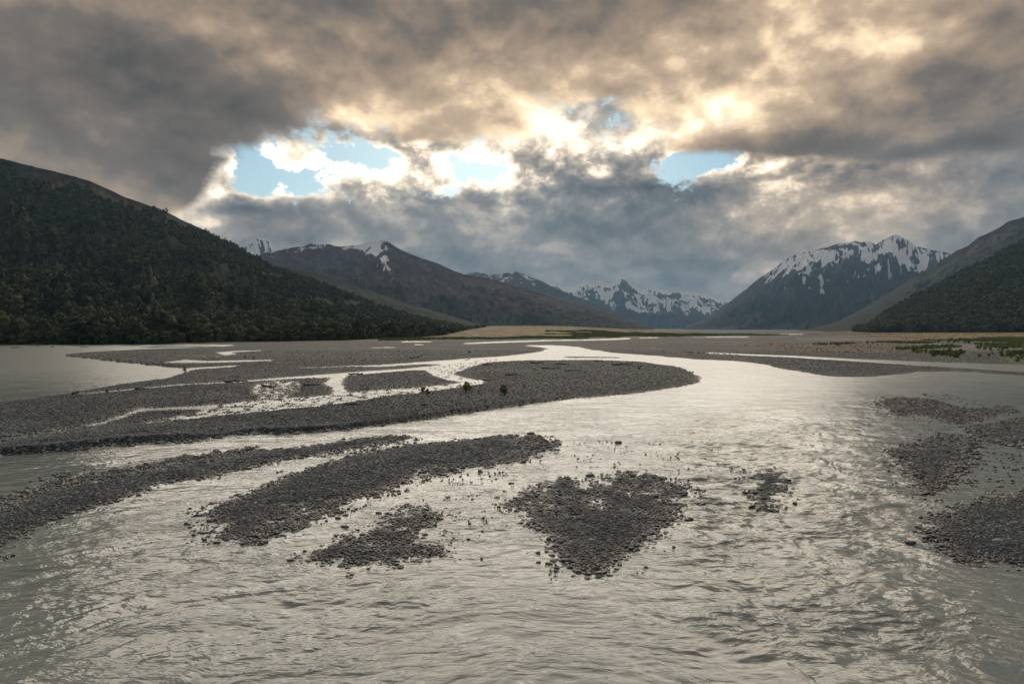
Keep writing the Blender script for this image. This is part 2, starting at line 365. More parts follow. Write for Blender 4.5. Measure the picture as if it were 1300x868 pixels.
# cut banks: polylines with a steep face
BANKS = [([(-300, 625), (-80, 586), (0, 578), (50, 575), (100, 570), (150, 564), (215, 560)], 0.50),
         ([(338, 550), (350, 551), (400, 548), (440, 545), (500, 537), (560, 528), (640, 517), (700, 509)], 0.42),
         ([(82, 452), (125, 456.5), (160, 460.5), (200, 465), (225, 467)], 0.6)]
bank = np.zeros(gx.shape)
for pl, hh in BANKS:
    pl = np.array(pl, float); bx, by = ground(pl[:,0], pl[:,1])
    best = np.full(gx.shape, 1e18)
    for i in range(len(pl)-1):
        dx, dy = bx[i+1]-bx[i], by[i+1]-by[i]; L = dx*dx+dy*dy
        t = np.clip(((GXw-bx[i])*dx + (GYw-by[i])*dy)/L, 0, 1)
        best = np.minimum(best, (GXw-bx[i]-t*dx)**2 + (GYw-by[i]-t*dy)**2)
    bank = np.maximum(bank, hh*np.exp(-best/ (3.5**2)))
gent = np.where(sdl > 0, np.minimum(slopef*sdl, hm*(1-np.exp(-slopef*np.maximum(sdl,0)/hm*1.3))), np.maximum(sdl*0.12, -0.35))
steep = np.clip(sdl*1.6, -0.35, bank + 0.0)
hgt = np.maximum(gent, np.where(bank > 0.06, np.minimum(steep, bank), -1))
micro = fbm(GXw*1.1, GYw*1.1, 4, 21)*0.05 + fbm(GXw*0.12, GYw*0.12, 3, 25)*0.12*sstep(1.0, 8.0, sdl)
hgt = hgt + micro*sstep(-0.5, 0.8, sdl)
for poly, mh in PATCH:
    sd = poly_sd(PXg, PYg, GXw, GYw, poly)
    ph = mh - .035 + fbm(GXw*0.8, GYw*0.5, 5, 33, .6)*0.20 + np.clip(sd + warpn*0.45, -3, 0.6)*0.08
    top = np.maximum(hgt, ph)
    hgt = np.where(sd > 0, top + (ph + .12*np.clip(hgt, 0, 1) - top)*sstep(0, 1.0, sd), np.where(sd > -1.2, top, hgt))
# raised grassy fan below the left hills, gentle rise of the plain away from the river
fan = sstep(480, 640, PXg)*(1-sstep(690, 900, PXg))*sstep(650, 1500, GYw)*14.5
fan += sstep(900, 1300, PXg)*sstep(350, 1200, GYw)*2.6
farland = sstep(5, 40, sdl)
hgt = hgt + fan*farland
HG = hgt

# surface zones
def zone(polys, soft_px=1.2):
    z = np.zeros(gx.shape)
    wob = fbm(GXw*0.02, GYw*0.02, 4, 51)
    for p in polys:
        s = poly_sd(PXg, PYg, GXw, GYw, p, 8)
        s = s/np.maximum(GYw*GYw/(H*F), .2)
        z = np.maximum(z, sstep(-0.8, 0.8, s + wob*1.6))
    return z
Zgold = zone([[(520, 432), (560, 424), (600, 417.2), (700, 417.2), (780, 420), (860, 426), (820, 429), (600, 431), (540, 432.5)], [(1130, 433), (1300, 434), (3000, 440), (3000, 417.2), (1050, 417.2), (1100, 428)]])
Zgreen = zone([[(300, 433.0), (430, 431.0), (640, 429), (820, 425.5), (860, 427), (700, 431), (430, 433.6)], [(1030, 438.6), (1080, 437.2), (1078, 438.6), (1034, 439.6)], [(1120, 436), (1180, 435), (1180, 437), (1130, 437.6)],
   [(1140, 443), (1180, 440), (1216, 441.5), (1200, 444), (1150, 445)], [(1168, 449), (1215, 447.5), (1236, 452), (1218, 457.5), (1186, 456)], [(1270, 452), (1310, 447), (1340, 466), (1284, 463)], [(1180, 433), (1300, 430), (1500, 436), (1500, 444), (1290, 440), (1270, 436)], [(1245,438),(1300,436),(1300,447),(1262,446)], [(700, 424.6), (900, 424.4), (1000, 425.6), (860, 427.4), (720, 427)]])
Zbrown = zone([[(860, 449), (905, 448), (938, 450), (930, 453), (870, 452)], [(930, 439.5), (1000, 437.5), (1100, 434.5), (1165, 439), (1170, 447), (1120, 450.4), (1040, 451.0), (1010, 447), (980, 443)], [(820, 423), (1300, 424.6), (1300, 427), (900, 426)]])
Zpale = zone([[(1150, 437), (1300, 438.5), (1300, 446), (1180, 450), (1150, 444)], [(1020, 430), (1130, 430), (1130, 434), (1020, 434)]])
shore = np.exp(-np.clip(HG, 0, 1)/0.055)

# ------------------------------------------------------------------ materials
def mat_gravel():
    m, T = mat('river_gravel')
    P = T.pos
    c1 = T.voro(P, 9.0, out='Color'); c2 = T.voro(P, 22.0, out='Color')
    g = T.m('MULTIPLY_ADD', T.v('DOT_PRODUCT', c1, (.33,.33,.33)), 0.6, T.m('MULTIPLY', T.v('DOT_PRODUCT', c2, (.33,.33,.33)), 0.4))
    base = T.ramp(g, [(0.2,(.014,.017,.018)), (0.45,(.038,.044,.048)), (0.62,(.062,.071,.076)), (0.85,(.16,.175,.18))])
    big = T.noise(P, 0.16, 5, 0.6)
    base = T.mix(T.mr(big, .35, .65), base, T.mix(1.0, base, (1.5,1.5,1.48,1), 'MULTIPLY'))
    base = T.mix(1.0, base, T.ramp(T.noise(T.v('MULTIPLY', P, (.35, 1, 1)), .5, 7, .72), [(.32,(.45,.45,.45)), (.5,(.85,.85,.85)), (.66,(1.25,1.25,1.25))]), 'MULTIPLY')
    base = T.mix(1.0, base, T.ramp(T.noise(T.v('MULTIPLY', P, (.4, 1, 1)), .045, 6, .65), [(.36,(.62,.62,.62)), (.5,(1,1,1)), (.62,(1.5,1.48,1.42))]), 'MULTIPLY')
    rust = T.mr(T.noise(T.v('MULTIPLY', P, (1, .4, 1)), 0.9, 5, 0.7), 0.66, 0.74)
    base = T.mix(T.m('MULTIPLY', rust, 0.55), base, (.12, .075, .05, 1))
    wet = attr(T, 'shore')
    base = T.mix(wet, base, T.mix(1.0, base, (.42,.42,.42,1), 'MULTIPLY'))
    vn = T.noise(P, 0.05, 6, 0.7); vn2 = T.noise(P, 0.6, 4, 0.7)
    vm = T.m('ADD', vn, T.m('MULTIPLY', T.m('SUBTRACT', vn2, .5), .6))
    base = T.mix(T.m('MULTIPLY', attr(T, 'pale'), .8), base, (.15,.155,.158,1))
    base = T.mix(attr(T, 'brown'), base, T.ramp(vm, [(.3,(.045,.035,.025)), (.55,(.11,.082,.058)), (.75,(.16,.13,.10))]))
    base = T.mix(attr(T, 'gold'), base, T.ramp(vm, [(.3,(.08,.062,.028)), (.5,(.24,.165,.060)), (.7,(.13,.135,.05))]))
    base = T.mix(attr(T, 'green'), base, T.ramp(vm, [(.3,(.055,.08,.022)), (.5,(.11,.145,.04)), (.7,(.17,.17,.06))]))
    T.put(T.bs.inputs['Base Color'], base)
    T.put(T.bs.inputs['Roughness'], T.mr(wet, 0, 1, 0.85, 0.45))
    h = T.m('ADD', T.m('MULTIPLY', T.voro(P, 9.0), -0.06), T.m('MULTIPLY', T.voro(P, 22.0), -0.025))
    h = T.m('ADD', h, T.m('MULTIPLY', T.noise(P, 2.2, 5, .6), .06))
    T.put(T.bs.inputs['Normal'], bump(T, h, 1.0, 1.0))
    return m
def mat_stone(name, dark=1.0):
    m, T = mat(name)
    isl = T.n('ShaderNodeNewGeometry').outputs['Random Per Island']
    base = T.ramp(isl, [(0.0,(.027*dark,.033*dark,.038*dark)), (0.35,(.055*dark,.068*dark,.079*dark)), (0.7,(.094*dark,.112*dark,.128*dark)), (0.95,(.18*dark,.20*dark,.21*dark)), (.985,(.13,.10,.08)), (1.0,(.34,.34,.33))])
    n = T.noise(T.pos, 14, 5, .65)
    base = T.mix(1.0, base, T.ramp(n, [(.3,(.7,.7,.7)), (.7,(1.25,1.25,1.25))]), 'MULTIPLY')
    z = T.n('ShaderNodeSeparateXYZ'); T.put(z.inputs[0], T.pos)
    wet = T.mr(z.outputs[2], 0.05, 0.15, 1, 0)
    base = T.mix(wet, base, T.mix(1.0, base, (.42,.42,.42,1), 'MULTIPLY'))
    pz = T.noise(T.v('MULTIPLY', T.pos, (.5, 1, 0)), .7, 4, .6); base = T.mix(1.0, base, T.ramp(pz, [(.35,(.8,.8,.8)), (.65,(1.55,1.53,1.5))]), 'MULTIPLY')
    T.put(T.bs.inputs['Base Color'], base); T.put(T.bs.inputs['Roughness'], T.mr(wet, 0, 1, .8, .35))
    T.put(T.bs.inputs['Normal'], bump(T, n, .5, .03))
    return m
def mat_water():
    m, T = mat('milky_river_water')
    P = T.pos; tb = attr(T, 'turb')
    body = T.noise(T.v('MULTIPLY', P, (.6, .3, 1)), 0.35, 5, .6)
    base = T.ramp(body, [(.3,(.135,.165,.162)), (.7,(.195,.225,.215))])
    foam = T.m('MULTIPLY', tb, T.mr(T.noise(T.v('MULTIPLY', P, (1, .6, 1)), 1.8, 6, .7), .56, .74))
    base = T.mix(T.m('MULTIPLY', foam, .6), base, (.62,.64,.62,1))
    T.put(T.bs.inputs['Base Color'], base)
    T.bs.inputs['IOR'].default_value = 1.333
    T.put(T.bs.inputs['Roughness'], T.m('ADD', attr(T, 'rgh'), T.m('MULTIPLY', foam, .3)))
    Pw = T.v('ADD', P, T.v('MULTIPLY', T.v('SUBTRACT', T.noise(P, .22, 3, .5, out='Color'), (.5,.5,.5)), (2.5, 2.5, 0)))
    n1 = T.noise(T.v('MULTIPLY', Pw, (.42, 1.0, 1)), 2.6, 3, .5)
    n2 = T.noise(T.v('MULTIPLY', Pw, (.5, 1.0, 1)), 7.5, 2, .5)
    n0 = T.noise(T.v('MULTIPLY', Pw, (.5, 1.0, 1)), .85, 4, .5)
    h = T.m('ADD', T.m('ADD', T.m('MULTIPLY', n1, .145), T.m('MULTIPLY', n2, .040)), T.m('MULTIPLY', n0, .17))
    calm = T.m('MULTIPLY_ADD', tb, 0.9, attr(T, 'rip'))
    calm = T.m('MULTIPLY', calm, T.mr(T.noise(T.v('MULTIPLY', P, (.35, .6, 1)), .35, 4, .6), .35, .65, .35, 1.35))
    h = T.m('MULTIPLY', h, calm)
    T.put(T.bs.inputs['Normal'], bump(T, h, 1.0, 1.0))
    return m
M_gravel = mat_gravel(); M_stone = mat_stone('greywacke_stone'); M_water = mat_water()

# ------------------------------------------------------------------ riverbed
Vv = np.stack([GXw, GYw, HG], -1).reshape(-1, 3)
me = mesh_np('riverbed', Vv, grid_faces(*gx.shape), M_gravel, True, dict(shore=shore, gold=Zgold, green=Zgreen, brown=Zbrown, pale=Zpale))
tag(obj('ground', me), 'grey gravel flats and bars of a braided riverbed with patches of dry grass', kind='structure')

# ------------------------------------------------------------------ water sheet
def gauss(x, y, sx, sy, rot=0):
    c, s = math.cos(math.radians(rot)), math.sin(math.radians(rot))
    dx, dy = PXg-x, PYg-y
    a_ = (dx*c + dy*s)/sx; b_ = (-dx*s + dy*c)/sy
    return np.exp(-(a_*a_+b_*b_))
turb = 1.15*gauss(925, 650, 60, 85, 12) + .8*gauss(1060, 650, 130, 55, 10) + .5*gauss(870, 585, 70, 40) + .45*gauss(960, 560, 170, 45) + .6*gauss(960, 790, 200, 60) + .35*gauss(600, 640, 90, 60) + .25*gauss(800, 540, 200, 25) \
     + .45*gauss(1150, 800, 150, 60) + .35*gauss(430, 770, 160, 80, -20)
turb = np.clip(turb, 0, 1.15)
rip = 0.45 + .12*sstep(500, 600, PYg) + .12*fbm(GXw*.08, GYw*.05, 3, 71) + .25*gauss(230, 720, 200, 110, -15)
pool = (PXg < 240) & (PYg < 515)
rip = np.where(pool, .50, rip); rip = np.clip(rip*(1 - .45*sstep(1050, 1300, PXg)*sstep(640, 720, PYg)), .08, 1.2)
rgh = .08 + .22*sstep(25, 160, GYw)
def orient(ang, f1, f2, o, s):
    c, s_ = math.cos(math.radians(ang)), math.sin(math.radians(ang))
    a_ = GXw*c + GYw*s_; b_ = -GXw*s_ + GYw*c
    wx = fbm(GXw*.25, GYw*.25, 2, s+60)*1.4
    return fbm((a_+wx)*f1, (b_+wx)*f2, o, s)
wl = 1 - sstep(350, 560, PXg)*1.0
wr = sstep(650, 900, PXg)
wc = np.clip(1 - wl - wr, 0, 1)
wv = wl*orient(28, .55, 1.5, 3, 80) + wc*orient(14, .4, 1.5, 3, 84) + wr*orient(-6, .6, 1.15, 3, 88)
big = orient(-10, .28, .5, 2, 95)
mres = 1 - sstep(50, 200, GYw)
hw = (wv*(.02 + .17*turb + .035*rip)*1.0 + np.clip(big, -.5, 1)*(.02 + .16*turb))*mres
hw = np.where(HG > 0.25, 0, hw)
keep = np.zeros((gx.shape[0]-1, gx.shape[1]-1), bool)
low = HG < 0.06
keep |= low[:-1,:-1] | low[1:,:-1] | low[:-1,1:] | low[1:,1:]
ff = grid_faces(*gx.shape, keep)
used = np.unique(ff); remap = np.full(gx.size, -1); remap[used] = np.arange(len(used))
Wv = np.stack([GXw, GYw, hw], -1).reshape(-1, 3)[used]
me = mesh_np('river', Wv, remap[ff], M_water, True, dict(turb=turb.ravel()[used], rip=rip.ravel()[used], rgh=rgh.ravel()[used]))
tag(obj('river', me), 'pale milky braided river water with ripples reflecting the bright clouds', kind='structure')

# ------------------------------------------------------------------ stones
def samp(A, X, Y):
    px_, _ = pix(X, Y, 0.0); 
    v = -H/Y
    # row coordinate from the grid's own rows
    r = np.interp(Y, GYw[::-1, 0], np.arange(len(rows))[::-1])
    cx_ = CX + X/Y*F
    c = np.interp(cx_, cols, np.arange(len(cols)))
    r0 = np.clip(r.astype(int), 0, len(rows)-2); c0 = np.clip(c.astype(int), 0, len(cols)-2)
    fr, fc = r-r0, c-c0
    return (A[r0,c0]*(1-fr)*(1-fc) + A[r0+1,c0]*fr*(1-fc) + A[r0,c0+1]*(1-fr)*fc + A[r0+1,c0+1]*fr*fc)
def ico(sub=0):
    import bmesh
    bm = bmesh.new(); bmesh.ops.create_icosphere(bm, subdivisions=sub+1, radius=1.0)
    v = np.array([q.co[:] for q in bm.verts]); f = np.array([[q.index for q in p.verts] for p in bm.faces]); bm.free(); return v, f
IC0, IC1, IC2 = ico(0), ico(1), ico(2)
def rocks(X, Y, Z, R, base, name, material, smooth=False):
    bv, bf = base; n = len(X); k = len(bv)
    jit = 1 + (rng.random((n, k, 1)) - .5)*0.45
    v = bv[None]*jit
    v = np.clip(v, -0.82, 0.82)
    s = np.stack([1 + rng.random(n)*.4, .75 + rng.random(n)*.35, .50 + rng.random(n)*.42], -1)
    v = v*s[:,None,:]
    ang = rng.random(n)*2*np.pi; tl = (rng.random(n)-.5)*.7
    c, s_ = np.cos(tl)[:,None], np.sin(tl)[:,None]
    x, y, z = v[...,0], v[...,1], v[...,2]
    x, z = x*c - z*s_, x*s_ + z*c
    c, s_ = np.cos(ang)[:,None], np.sin(ang)[:,None]
    x, y = x*c - y*s_, x*s_ + y*c
    v = np.stack([x, y, z], -1)*R[:,None,None] + np.stack([X, Y, Z], -1)[:,None,:]
    f = (bf[None] + (np.arange(n)*k)[:,None,None]).reshape(-1, 3)
    return mesh_np(name, v.reshape(-1,3), f, material, smooth)
def scatter(y0, y1, x0, x1, n):
    """world-uniform points over the trapezoid seen between photo rows y0..y1"""
    _, Ya = ground(650, y0); _, Yb = ground(650, y1)
    Y = np.sqrt(rng.random(n)*(Ya**2-Yb**2) + Yb**2); u = (x0 + rng.random(n)*(x1-x0) - CX)/F
    return u*Y, Y
XS, YS, RS, ZS = [], [], [], []
def addst(X, Y, h, R, sink=.15):
    XS.append(X); YS.append(Y); RS.append(R); ZS.append(h + R*(.30-sink))
# near bars
X, Y = scatter(540, 770, -330, 1640, 820000); h = samp(HG, X, Y)
R = 0.023 + 0.085*rng.random(len(X))**4.2; R *= np.clip(Y/38, .85, 1.4)
k = (h > -.02); addst(X[k], Y[k], h[k], R[k])
k = (h > -.075) & (h <= .03) & (rng.random(len(X)) < .22); addst(X[k], Y[k], np.maximum(h[k], -.05), R[k]*1.7, .1)
k = (h > -.18) & (h <= -.06) & (rng.random(len(X)) < .07) & (fbm(X*.35, Y*.25, 4, 19) > .12); XS.append(X[k]); YS.append(Y[k]); RS.append(R[k]*1.25+.008); ZS.append(0*X[k]+.01)
# middle distance
X, Y = scatter(446, 545, -330, 1640, 2080000)
dk = rng.random(len(X)) < np.clip((60.0/Y)**2.6, 0, 1)*.85
X, Y = X[dk], Y[dk]; h = samp(HG, X, Y)
R = (0.05 + 0.10*rng.random(len(X))**3)*np.clip(Y/130, 1, 1.3)
k = h > -.02; addst(X[k], Y[k], h[k], R[k])
# scattered stones standing in the shallows
SPARSE = [([(520, 645), (560, 600), (640, 588), (650, 620), (600, 700), (550, 700)], 5.0, .75), ([(640, 556), (900, 560), (940, 600), (800, 602), (700, 600), (650, 590)], 1.6, .8), ([(0, 625), (60, 600), (150, 588), (330, 566), (335, 574), (150, 600), (0, 660)], 7, .9),
          ([(1215, 560), (1300, 560), (1360, 620), (1300, 622), (1215, 612), (1195, 640)], 3.0, 1.0), ([(1140, 538), (1240, 532), (1260, 560), (1200, 556), (1150, 560)], 2.0, .8), ([(1140, 560), (1200, 545), (1235, 560), (1225, 600), (1145, 592)], 4.5, .9), ([(300, 690), (345, 640), (480, 625), (560, 596), (560, 605), (440, 655), (380, 680)], 6, .9),
          ([(370, 714), (410, 690), (500, 650), (570, 640), (600, 680), (560, 712), (440, 725)], 6, .9), ([(648, 655), (690, 612), (800, 596), (880, 610), (870, 660), (800, 710), (760, 735), (700, 700)], 4.5, 1.0), ([(640, 552), (705, 552), (710, 575), (650, 590)], 8, .9),
          ([(262, 660), (292, 640), (290, 690), (262, 690)], 3, .8), ([(225, 668), (258, 665), (262, 688), (228, 690)], 1.2, .6), ([(955, 602), (985, 592), (996, 620), (968, 645)], 3, .9), ([(1165, 650), (1240, 630), (1300, 618), (1300, 730), (1220, 722), (1190, 710)], 3.5, 1.0), ([(1095, 512), (1200, 500), (1295, 518), (1230, 542), (1120, 530)], 5, .9), ([(630, 600), (660, 640), (650, 700), (560, 720), (560, 640)], .8, .8), ([(0, 438), (120, 438.5), (115, 441), (0, 442)], .015, 4)]
for poly, dens, rs in SPARSE:
    p = np.array(poly, float); pxx, pyy = ground(p[:,0], p[:,1])
    x0, x1, y0, y1 = pxx.min(), pxx.max(), pyy.min(), pyy.max(); n = int((x1-x0)*(y1-y0)*dens)
    X = x0 + rng.random(n)*(x1-x0); Y = y0 + rng.random(n)*(y1-y0)
    a_, b_ = pix(X, Y, 0.0); ok = poly_sd(a_, b_, X, Y, poly, 2) > 0
    cl_ = fbm(X*.5, Y*.35, 3, 5) > -.05 - .2*(dens < 2)
    ok &= cl_; X, Y = X[ok], Y[ok]
    h = samp(HG, X, Y); R = (.045 + .085*rng.random(len(X))**2)*rs
    XS.append(X); YS.append(Y); RS.append(R); ZS.append(np.maximum(h, .0) + R*.12)
XS, YS, RS, ZS = map(np.concatenate, (XS, YS, RS, ZS))
print('stones', len(XS))
me = rocks(XS, YS, ZS, RS, IC0, 'gravel', M_stone)
tag(obj('gravel', me), 'dark grey angular gravel and cobbles covering the bars and standing in the shallows', kind='stuff')

# ---- named single stones
def one_stone(px_, py_, r, label, flat=.5, mt=None):
    X, Y = ground(px_, py_); X = float(X); Y = float(Y)
    z = max(0.0, float(samp(HG, np.array([X]), np.array([Y]))[0]))
    bv, bf = IC2; k = len(bv)
    s0 = random.randint(0, 900)
    n = perlin(bv[:,0]*1.3+s0, bv[:,1]*1.3+bv[:,2]*1.7, 2)*.28 + perlin(bv[:,0]*3+s0, bv[:,1]*3-bv[:,2]*2.7, 4)*.10
    v = bv*(1+n)[:,None]; v = np.clip(v, -.85, .85)*np.array([1.25, .85, flat])*r
    a_ = random.random()*1.2-.6; v = np.stack([v[:,0]*math.cos(a_)-v[:,1]*math.sin(a_), v[:,0]*math.sin(a_)+v[:,1]*math.cos(a_), v[:,2]+r*flat*.35], -1)
    o = obj('river_stone', mesh_np('river_stone', v, bf, mt or M_stone, False), loc=(X, Y, z))
    return tag(o, label, 'stone', 'larger stones in and beside the water')
M_pstone = mat_stone('pale_stone', 1.5); M_pstone.node_tree.nodes
STN = [(674, 551, .30, 'dark rounded stone alone in the water above the right tip of the long gravel island'),
       (785, 562, .26, 'low flat stone awash in the open river above the heart-shaped bar'),
       (749, 604, .24, 'flat dark stone in the shallows just above the heart-shaped gravel bar'),
       (649, 614, .16, 'single dark stone in the shallows between the long gravel island and the heart-shaped bar'),
       (863, 627, .17, 'upper of two dark stones off the right shoulder of the heart-shaped bar'),
       (862, 641, .18, 'lower of two dark stones off the right shoulder of the heart-shaped bar'),
       (761, 728, .15, 'dark stone at the bottom tip of the heart-shaped gravel bar'),
       (751, 689, .13, 'pale stone lying in the lower half of the heart-shaped bar'),
       (438, 669, .17, 'lone dark stone between the long gravel island and the patchy shoal below it'),
       (335, 688, .17, 'dark stone at the lower left end of the long gravel island'),
       (275, 689, .14, 'small dark stone in the water just below the left tip of the long island'),
       (369, 711, .13, 'dark stone at the left end of the low patchy shoal'),
       (532, 711, .12, 'dark stone at the right foot of the low patchy shoal'),
       (631, 632, .14, 'small stone in the riffle right of the patchy shoal'),
       (1266, 692, .19, 'long pale stone lying on the gravel bar in the lower right corner'),
       (1196, 693, .17, 'smooth grey stone at the left edge of the lower right gravel bar'),
       (1156, 689, .20, 'flat stone awash in the water left of the lower right gravel bar'),
       (1288, 596, .20, 'grey stone in the shallows near the right edge below the far right bar'),
       (1268, 618, .17, 'small dark stone in the shallows right of the triangular bar'),
       (1232, 552, .18, 'dark stone in the shallows between the triangular bar and the bar at the right edge'),
       (1174, 501, .25, 'dark stone above the long patchy shoal on the right'),
       (119, 600, .22, 'dark stone in the water above the lower left gravel spit'),
       (80, 605, .20, 'small dark stone left of its neighbour in the lower left shallows'),
       (304, 574, .26, 'dark stone on the upper edge of the long narrow gravel spit')]
for s in STN: one_stone(s[0], s[1], s[2], s[3], .5, M_pstone if 'pale' in s[3] or 'grey stone' in s[3] else None)

# ------------------------------------------------------------------ hills and mountains (radial height fields with true depth)
class Hill:
    def __init__(s, crest, foot, back=0.7, prof=1.0, carve=0.0, cf=(10., 1.2), x0=None, x1=None, nx=700, nt=220, seed=1, rough=0, jag=0, base=0.0, fan=None, lower=0):
        c = np.array(crest, float); f = np.array(foot, float)
        x0 = c[0,0] if x0 is None else x0; x1 = c[-1,0] if x1 is None else x1
        s.xs = np.linspace(x0, x1, nx); 
        cy_ = np.interp(s.xs, c[:,0], c[:,1]); s.dc = np.interp(s.xs, c[:,0], c[:,2]); s.df = np.interp(s.xs, f[:,0], f[:,1])
        if jag: cy_ = cy_ + fbm(s.xs/22.0, s.xs*0, 5, seed+40, .55)*jag*sstep(0, 40, 418-cy_)
        u, v = uv(s.xs, cy_ + lower); s.u = u; s.hc = np.maximum(v*s.dc + H, 0.5)
        t = np.concatenate([np.linspace(0, 1, nt)**1.0, np.linspace(1, 1+back, 24)[1:]])
        s.t = t
        Tt, Uu = np.meshgrid(t, s.u, indexing='ij'); _, Xp = np.meshgrid(t, s.xs, indexing='ij')
        dc, df, hc = s.dc[None], s.df[None], s.hc[None]
        Yd = df + (dc-df)*Tt
        tt = np.clip(Tt, 0, 1)
        hh = hc*tt**prof
        hh = np.where(Tt > 1, hc*(1 - ((Tt-1)/back)*1.0), hh)
        win = np.clip(4*tt*(1-tt), 0, 1)**.7*np.where(Tt > 1, 0, 1)
        X = Uu*Yd
        if carve:
            if fan:
                Xq = Xp*0; a_ = 0
                wsum = 0
                for fc_, fw_, fa_ in fan:
                    w_ = np.exp(-((Xp-fc_)/fw_)**2) + 1e-6
                    Xq = Xq + w_*(fc_ + (Xp-fc_)/(1+fa_*(1-np.clip(Tt,0,1)))); wsum = wsum + w_
                Xq = Xq/wsum
            else: Xq = Xp
            wu = fbm(Xp/60., Tt*3, 3, seed+7)*.7; Xp_ = Xp; Xp = Xq
            rd = 1 - ridged(Xp/100.*cf[0]*.1*10/10 + wu, Tt*cf[1] + wu*.4, 5, seed, .55)
            rd2 = 1 - ridged(Xp/100.*cf[0]*3.1 + wu*1.5, Tt*cf[1]*4, 5, seed+13, .6)
            hh = hh - hc*carve*win*(rd*.75 + rd2*.25)
            s.rd = rd; s.rd2 = rd2; Xp = Xp_
        if rough: hh = hh - win*rough*(.5 + .5*fbm(X/90., Yd/90., 5, seed+3))*hc
        s.X, s.Y, s.Z, s.Xp, s.Tt = X, Yd, np.where(Tt > 1.0, hh, np.maximum(hh, -1 + 0*hh)) + base, Xp, Tt
        s.shape = X.shape
    def build(s, name, label, material, attrs=None):
        V = np.stack([s.X, s.Y, s.Z], -1).reshape(-1, 3)
        Z0 = s.Z.copy()
        at = dict(gul=getattr(s, 'rd2', s.Tt*0)); at.update(attrs or {})
        me = mesh_np(name, V, grid_faces(*s.shape), material, True, at)
        return tag(obj(name, me), label, kind='structure')
    def at(s, xp, t):
        """position for photo column xp and slope fraction t"""
        c = np.interp(xp, s.xs, np.arange(len(s.xs))); r = np.interp(t, s.t, np.arange(len(s.t)))
        c0 = np.clip(c.astype(int), 0, s.shape[1]-2); r0 = np.clip(r.astype(int), 0, s.shape[0]-2); fc, fr = c-c0, r-r0
        def L(A): return A[r0,c0]*(1-fr)*(1-fc) + A[r0+1,c0]*fr*(1-fc) + A[r0,c0+1]*(1-fr)*fc + A[r0+1,c0+1]*fr*fc
        return L(s.X), L(s.Y), L(s.Z)

def mat_hill(name, veg, rock, snowc=(.82,.84,.86), scale=1.0, rocky=0.5, canopy=.12, hbump=3.0, brown=(.085,.055,.038), scree=(.15,.145,.14), gulf=.45):
    m, T = mat(name); P = T.pos
    n = T.noise(P, .006*scale, 7, .6); n2 = T.noise(P, canopy, 4, .6); n3 = T.noise(P, .03*scale, 6, .65)
    vg = T.ramp(T.m('ADD', T.m('MULTIPLY', n2, .6), T.m('MULTIPLY', n3, .4)), [(.32, tuple(q*.45 for q in veg)), (.5, veg), (.68, tuple(q*1.6 for q in veg))])
    rk = T.ramp(n3, [(.3, tuple(q*.5 for q in rock)), (.5, rock), (.72, tuple(q*1.7 for q in rock))])
    br = T.ramp(n3, [(.3, tuple(q*.6 for q in brown)), (.6, brown), (.75, tuple(q*1.4 for q in brown))])
    e_ = T.m('ADD', attr(T, 'rock'), T.m('MULTIPLY', T.m('SUBTRACT', n, .5), .9))
    e_ = T.m('ADD', e_, T.m('MULTIPLY', T.m('SUBTRACT', n3, .5), .5))
    base = T.mix(T.mr(e_, .35, .6), vg, br)
    base = T.mix(T.mr(e_, .75, 1.05), base, rk)
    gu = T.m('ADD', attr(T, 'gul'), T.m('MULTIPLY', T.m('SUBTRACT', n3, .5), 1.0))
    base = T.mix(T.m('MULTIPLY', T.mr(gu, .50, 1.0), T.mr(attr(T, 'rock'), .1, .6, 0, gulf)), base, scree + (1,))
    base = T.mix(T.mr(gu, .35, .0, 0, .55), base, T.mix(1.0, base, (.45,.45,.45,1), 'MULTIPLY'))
    base = T.mix(T.mr(T.m('ADD', attr(T, 'scree'), T.m('MULTIPLY', T.m('SUBTRACT', n3, .5), .8)), .45, .8), base, scree + (1,))
    sn = T.m('ADD', attr(T, 'snow'), T.m('ADD', T.m('MULTIPLY', T.m('SUBTRACT', n3, .5), 1.3), T.m('MULTIPLY', T.m('SUBTRACT', T.noise(P, .045*scale, 5, .7), .5), 1.0)))
    sn = T.mr(sn, .42, .58)
    base = T.mix(sn, base, snowc + (1,))
    T.put(T.bs.inputs['Base Color'], base)
    T.put(T.bs.inputs['Roughness'], .95); T.bs.inputs['Specular IOR Level'].default_value = .15
    h = T.m('ADD', T.m('MULTIPLY', n2, hbump), T.m('MULTIPLY', n3, hbump*3))
    T.put(T.bs.inputs['Normal'], bump(T, h, .8, 1.0))
    return m

VEG = (.024, .031, .016)
# A: near left hill
A = Hill([(-700, 60, 1500), (-250, 130, 1450), (-60, 180, 1420), (0, 196, 1400), (45, 207, 1400), (75, 214, 1400), (115, 225, 1400), (160, 246, 1400), (200, 259, 1400), (250, 283, 1420), (300, 307, 1450), (350, 334, 1500), (400, 351, 1550), (450, 371, 1600), (500, 389, 1600), (550, 403, 1620), (600, 413.0, 1650), (640, 417, 1700)],
         [(-700, 330), (-250, 350), (0, 372), (200, 390), (430, 480), (520, 620), (560, 800), (600, 1150), (640, 1500)], prof=.92, carve=.30, cf=(1.1, 1.2), nx=900, nt=260, seed=3, rough=.09, jag=1.6, lower=5)
A2 = Hill([(180, 300, 2600), (260, 310, 2500), (340, 335, 2500), (380, 343, 2500), (420, 352, 2450), (470, 368, 2400), (520, 385, 2300), (570, 400, 2200), (610, 412, 2150), (650, 417, 2100)],
         [(180, 1700), (400, 1700), (560, 1750), (650, 2000)], prof=.9, carve=.15, cf=(2, 1.2), nx=500, nt=120, seed=17, rough=.05)
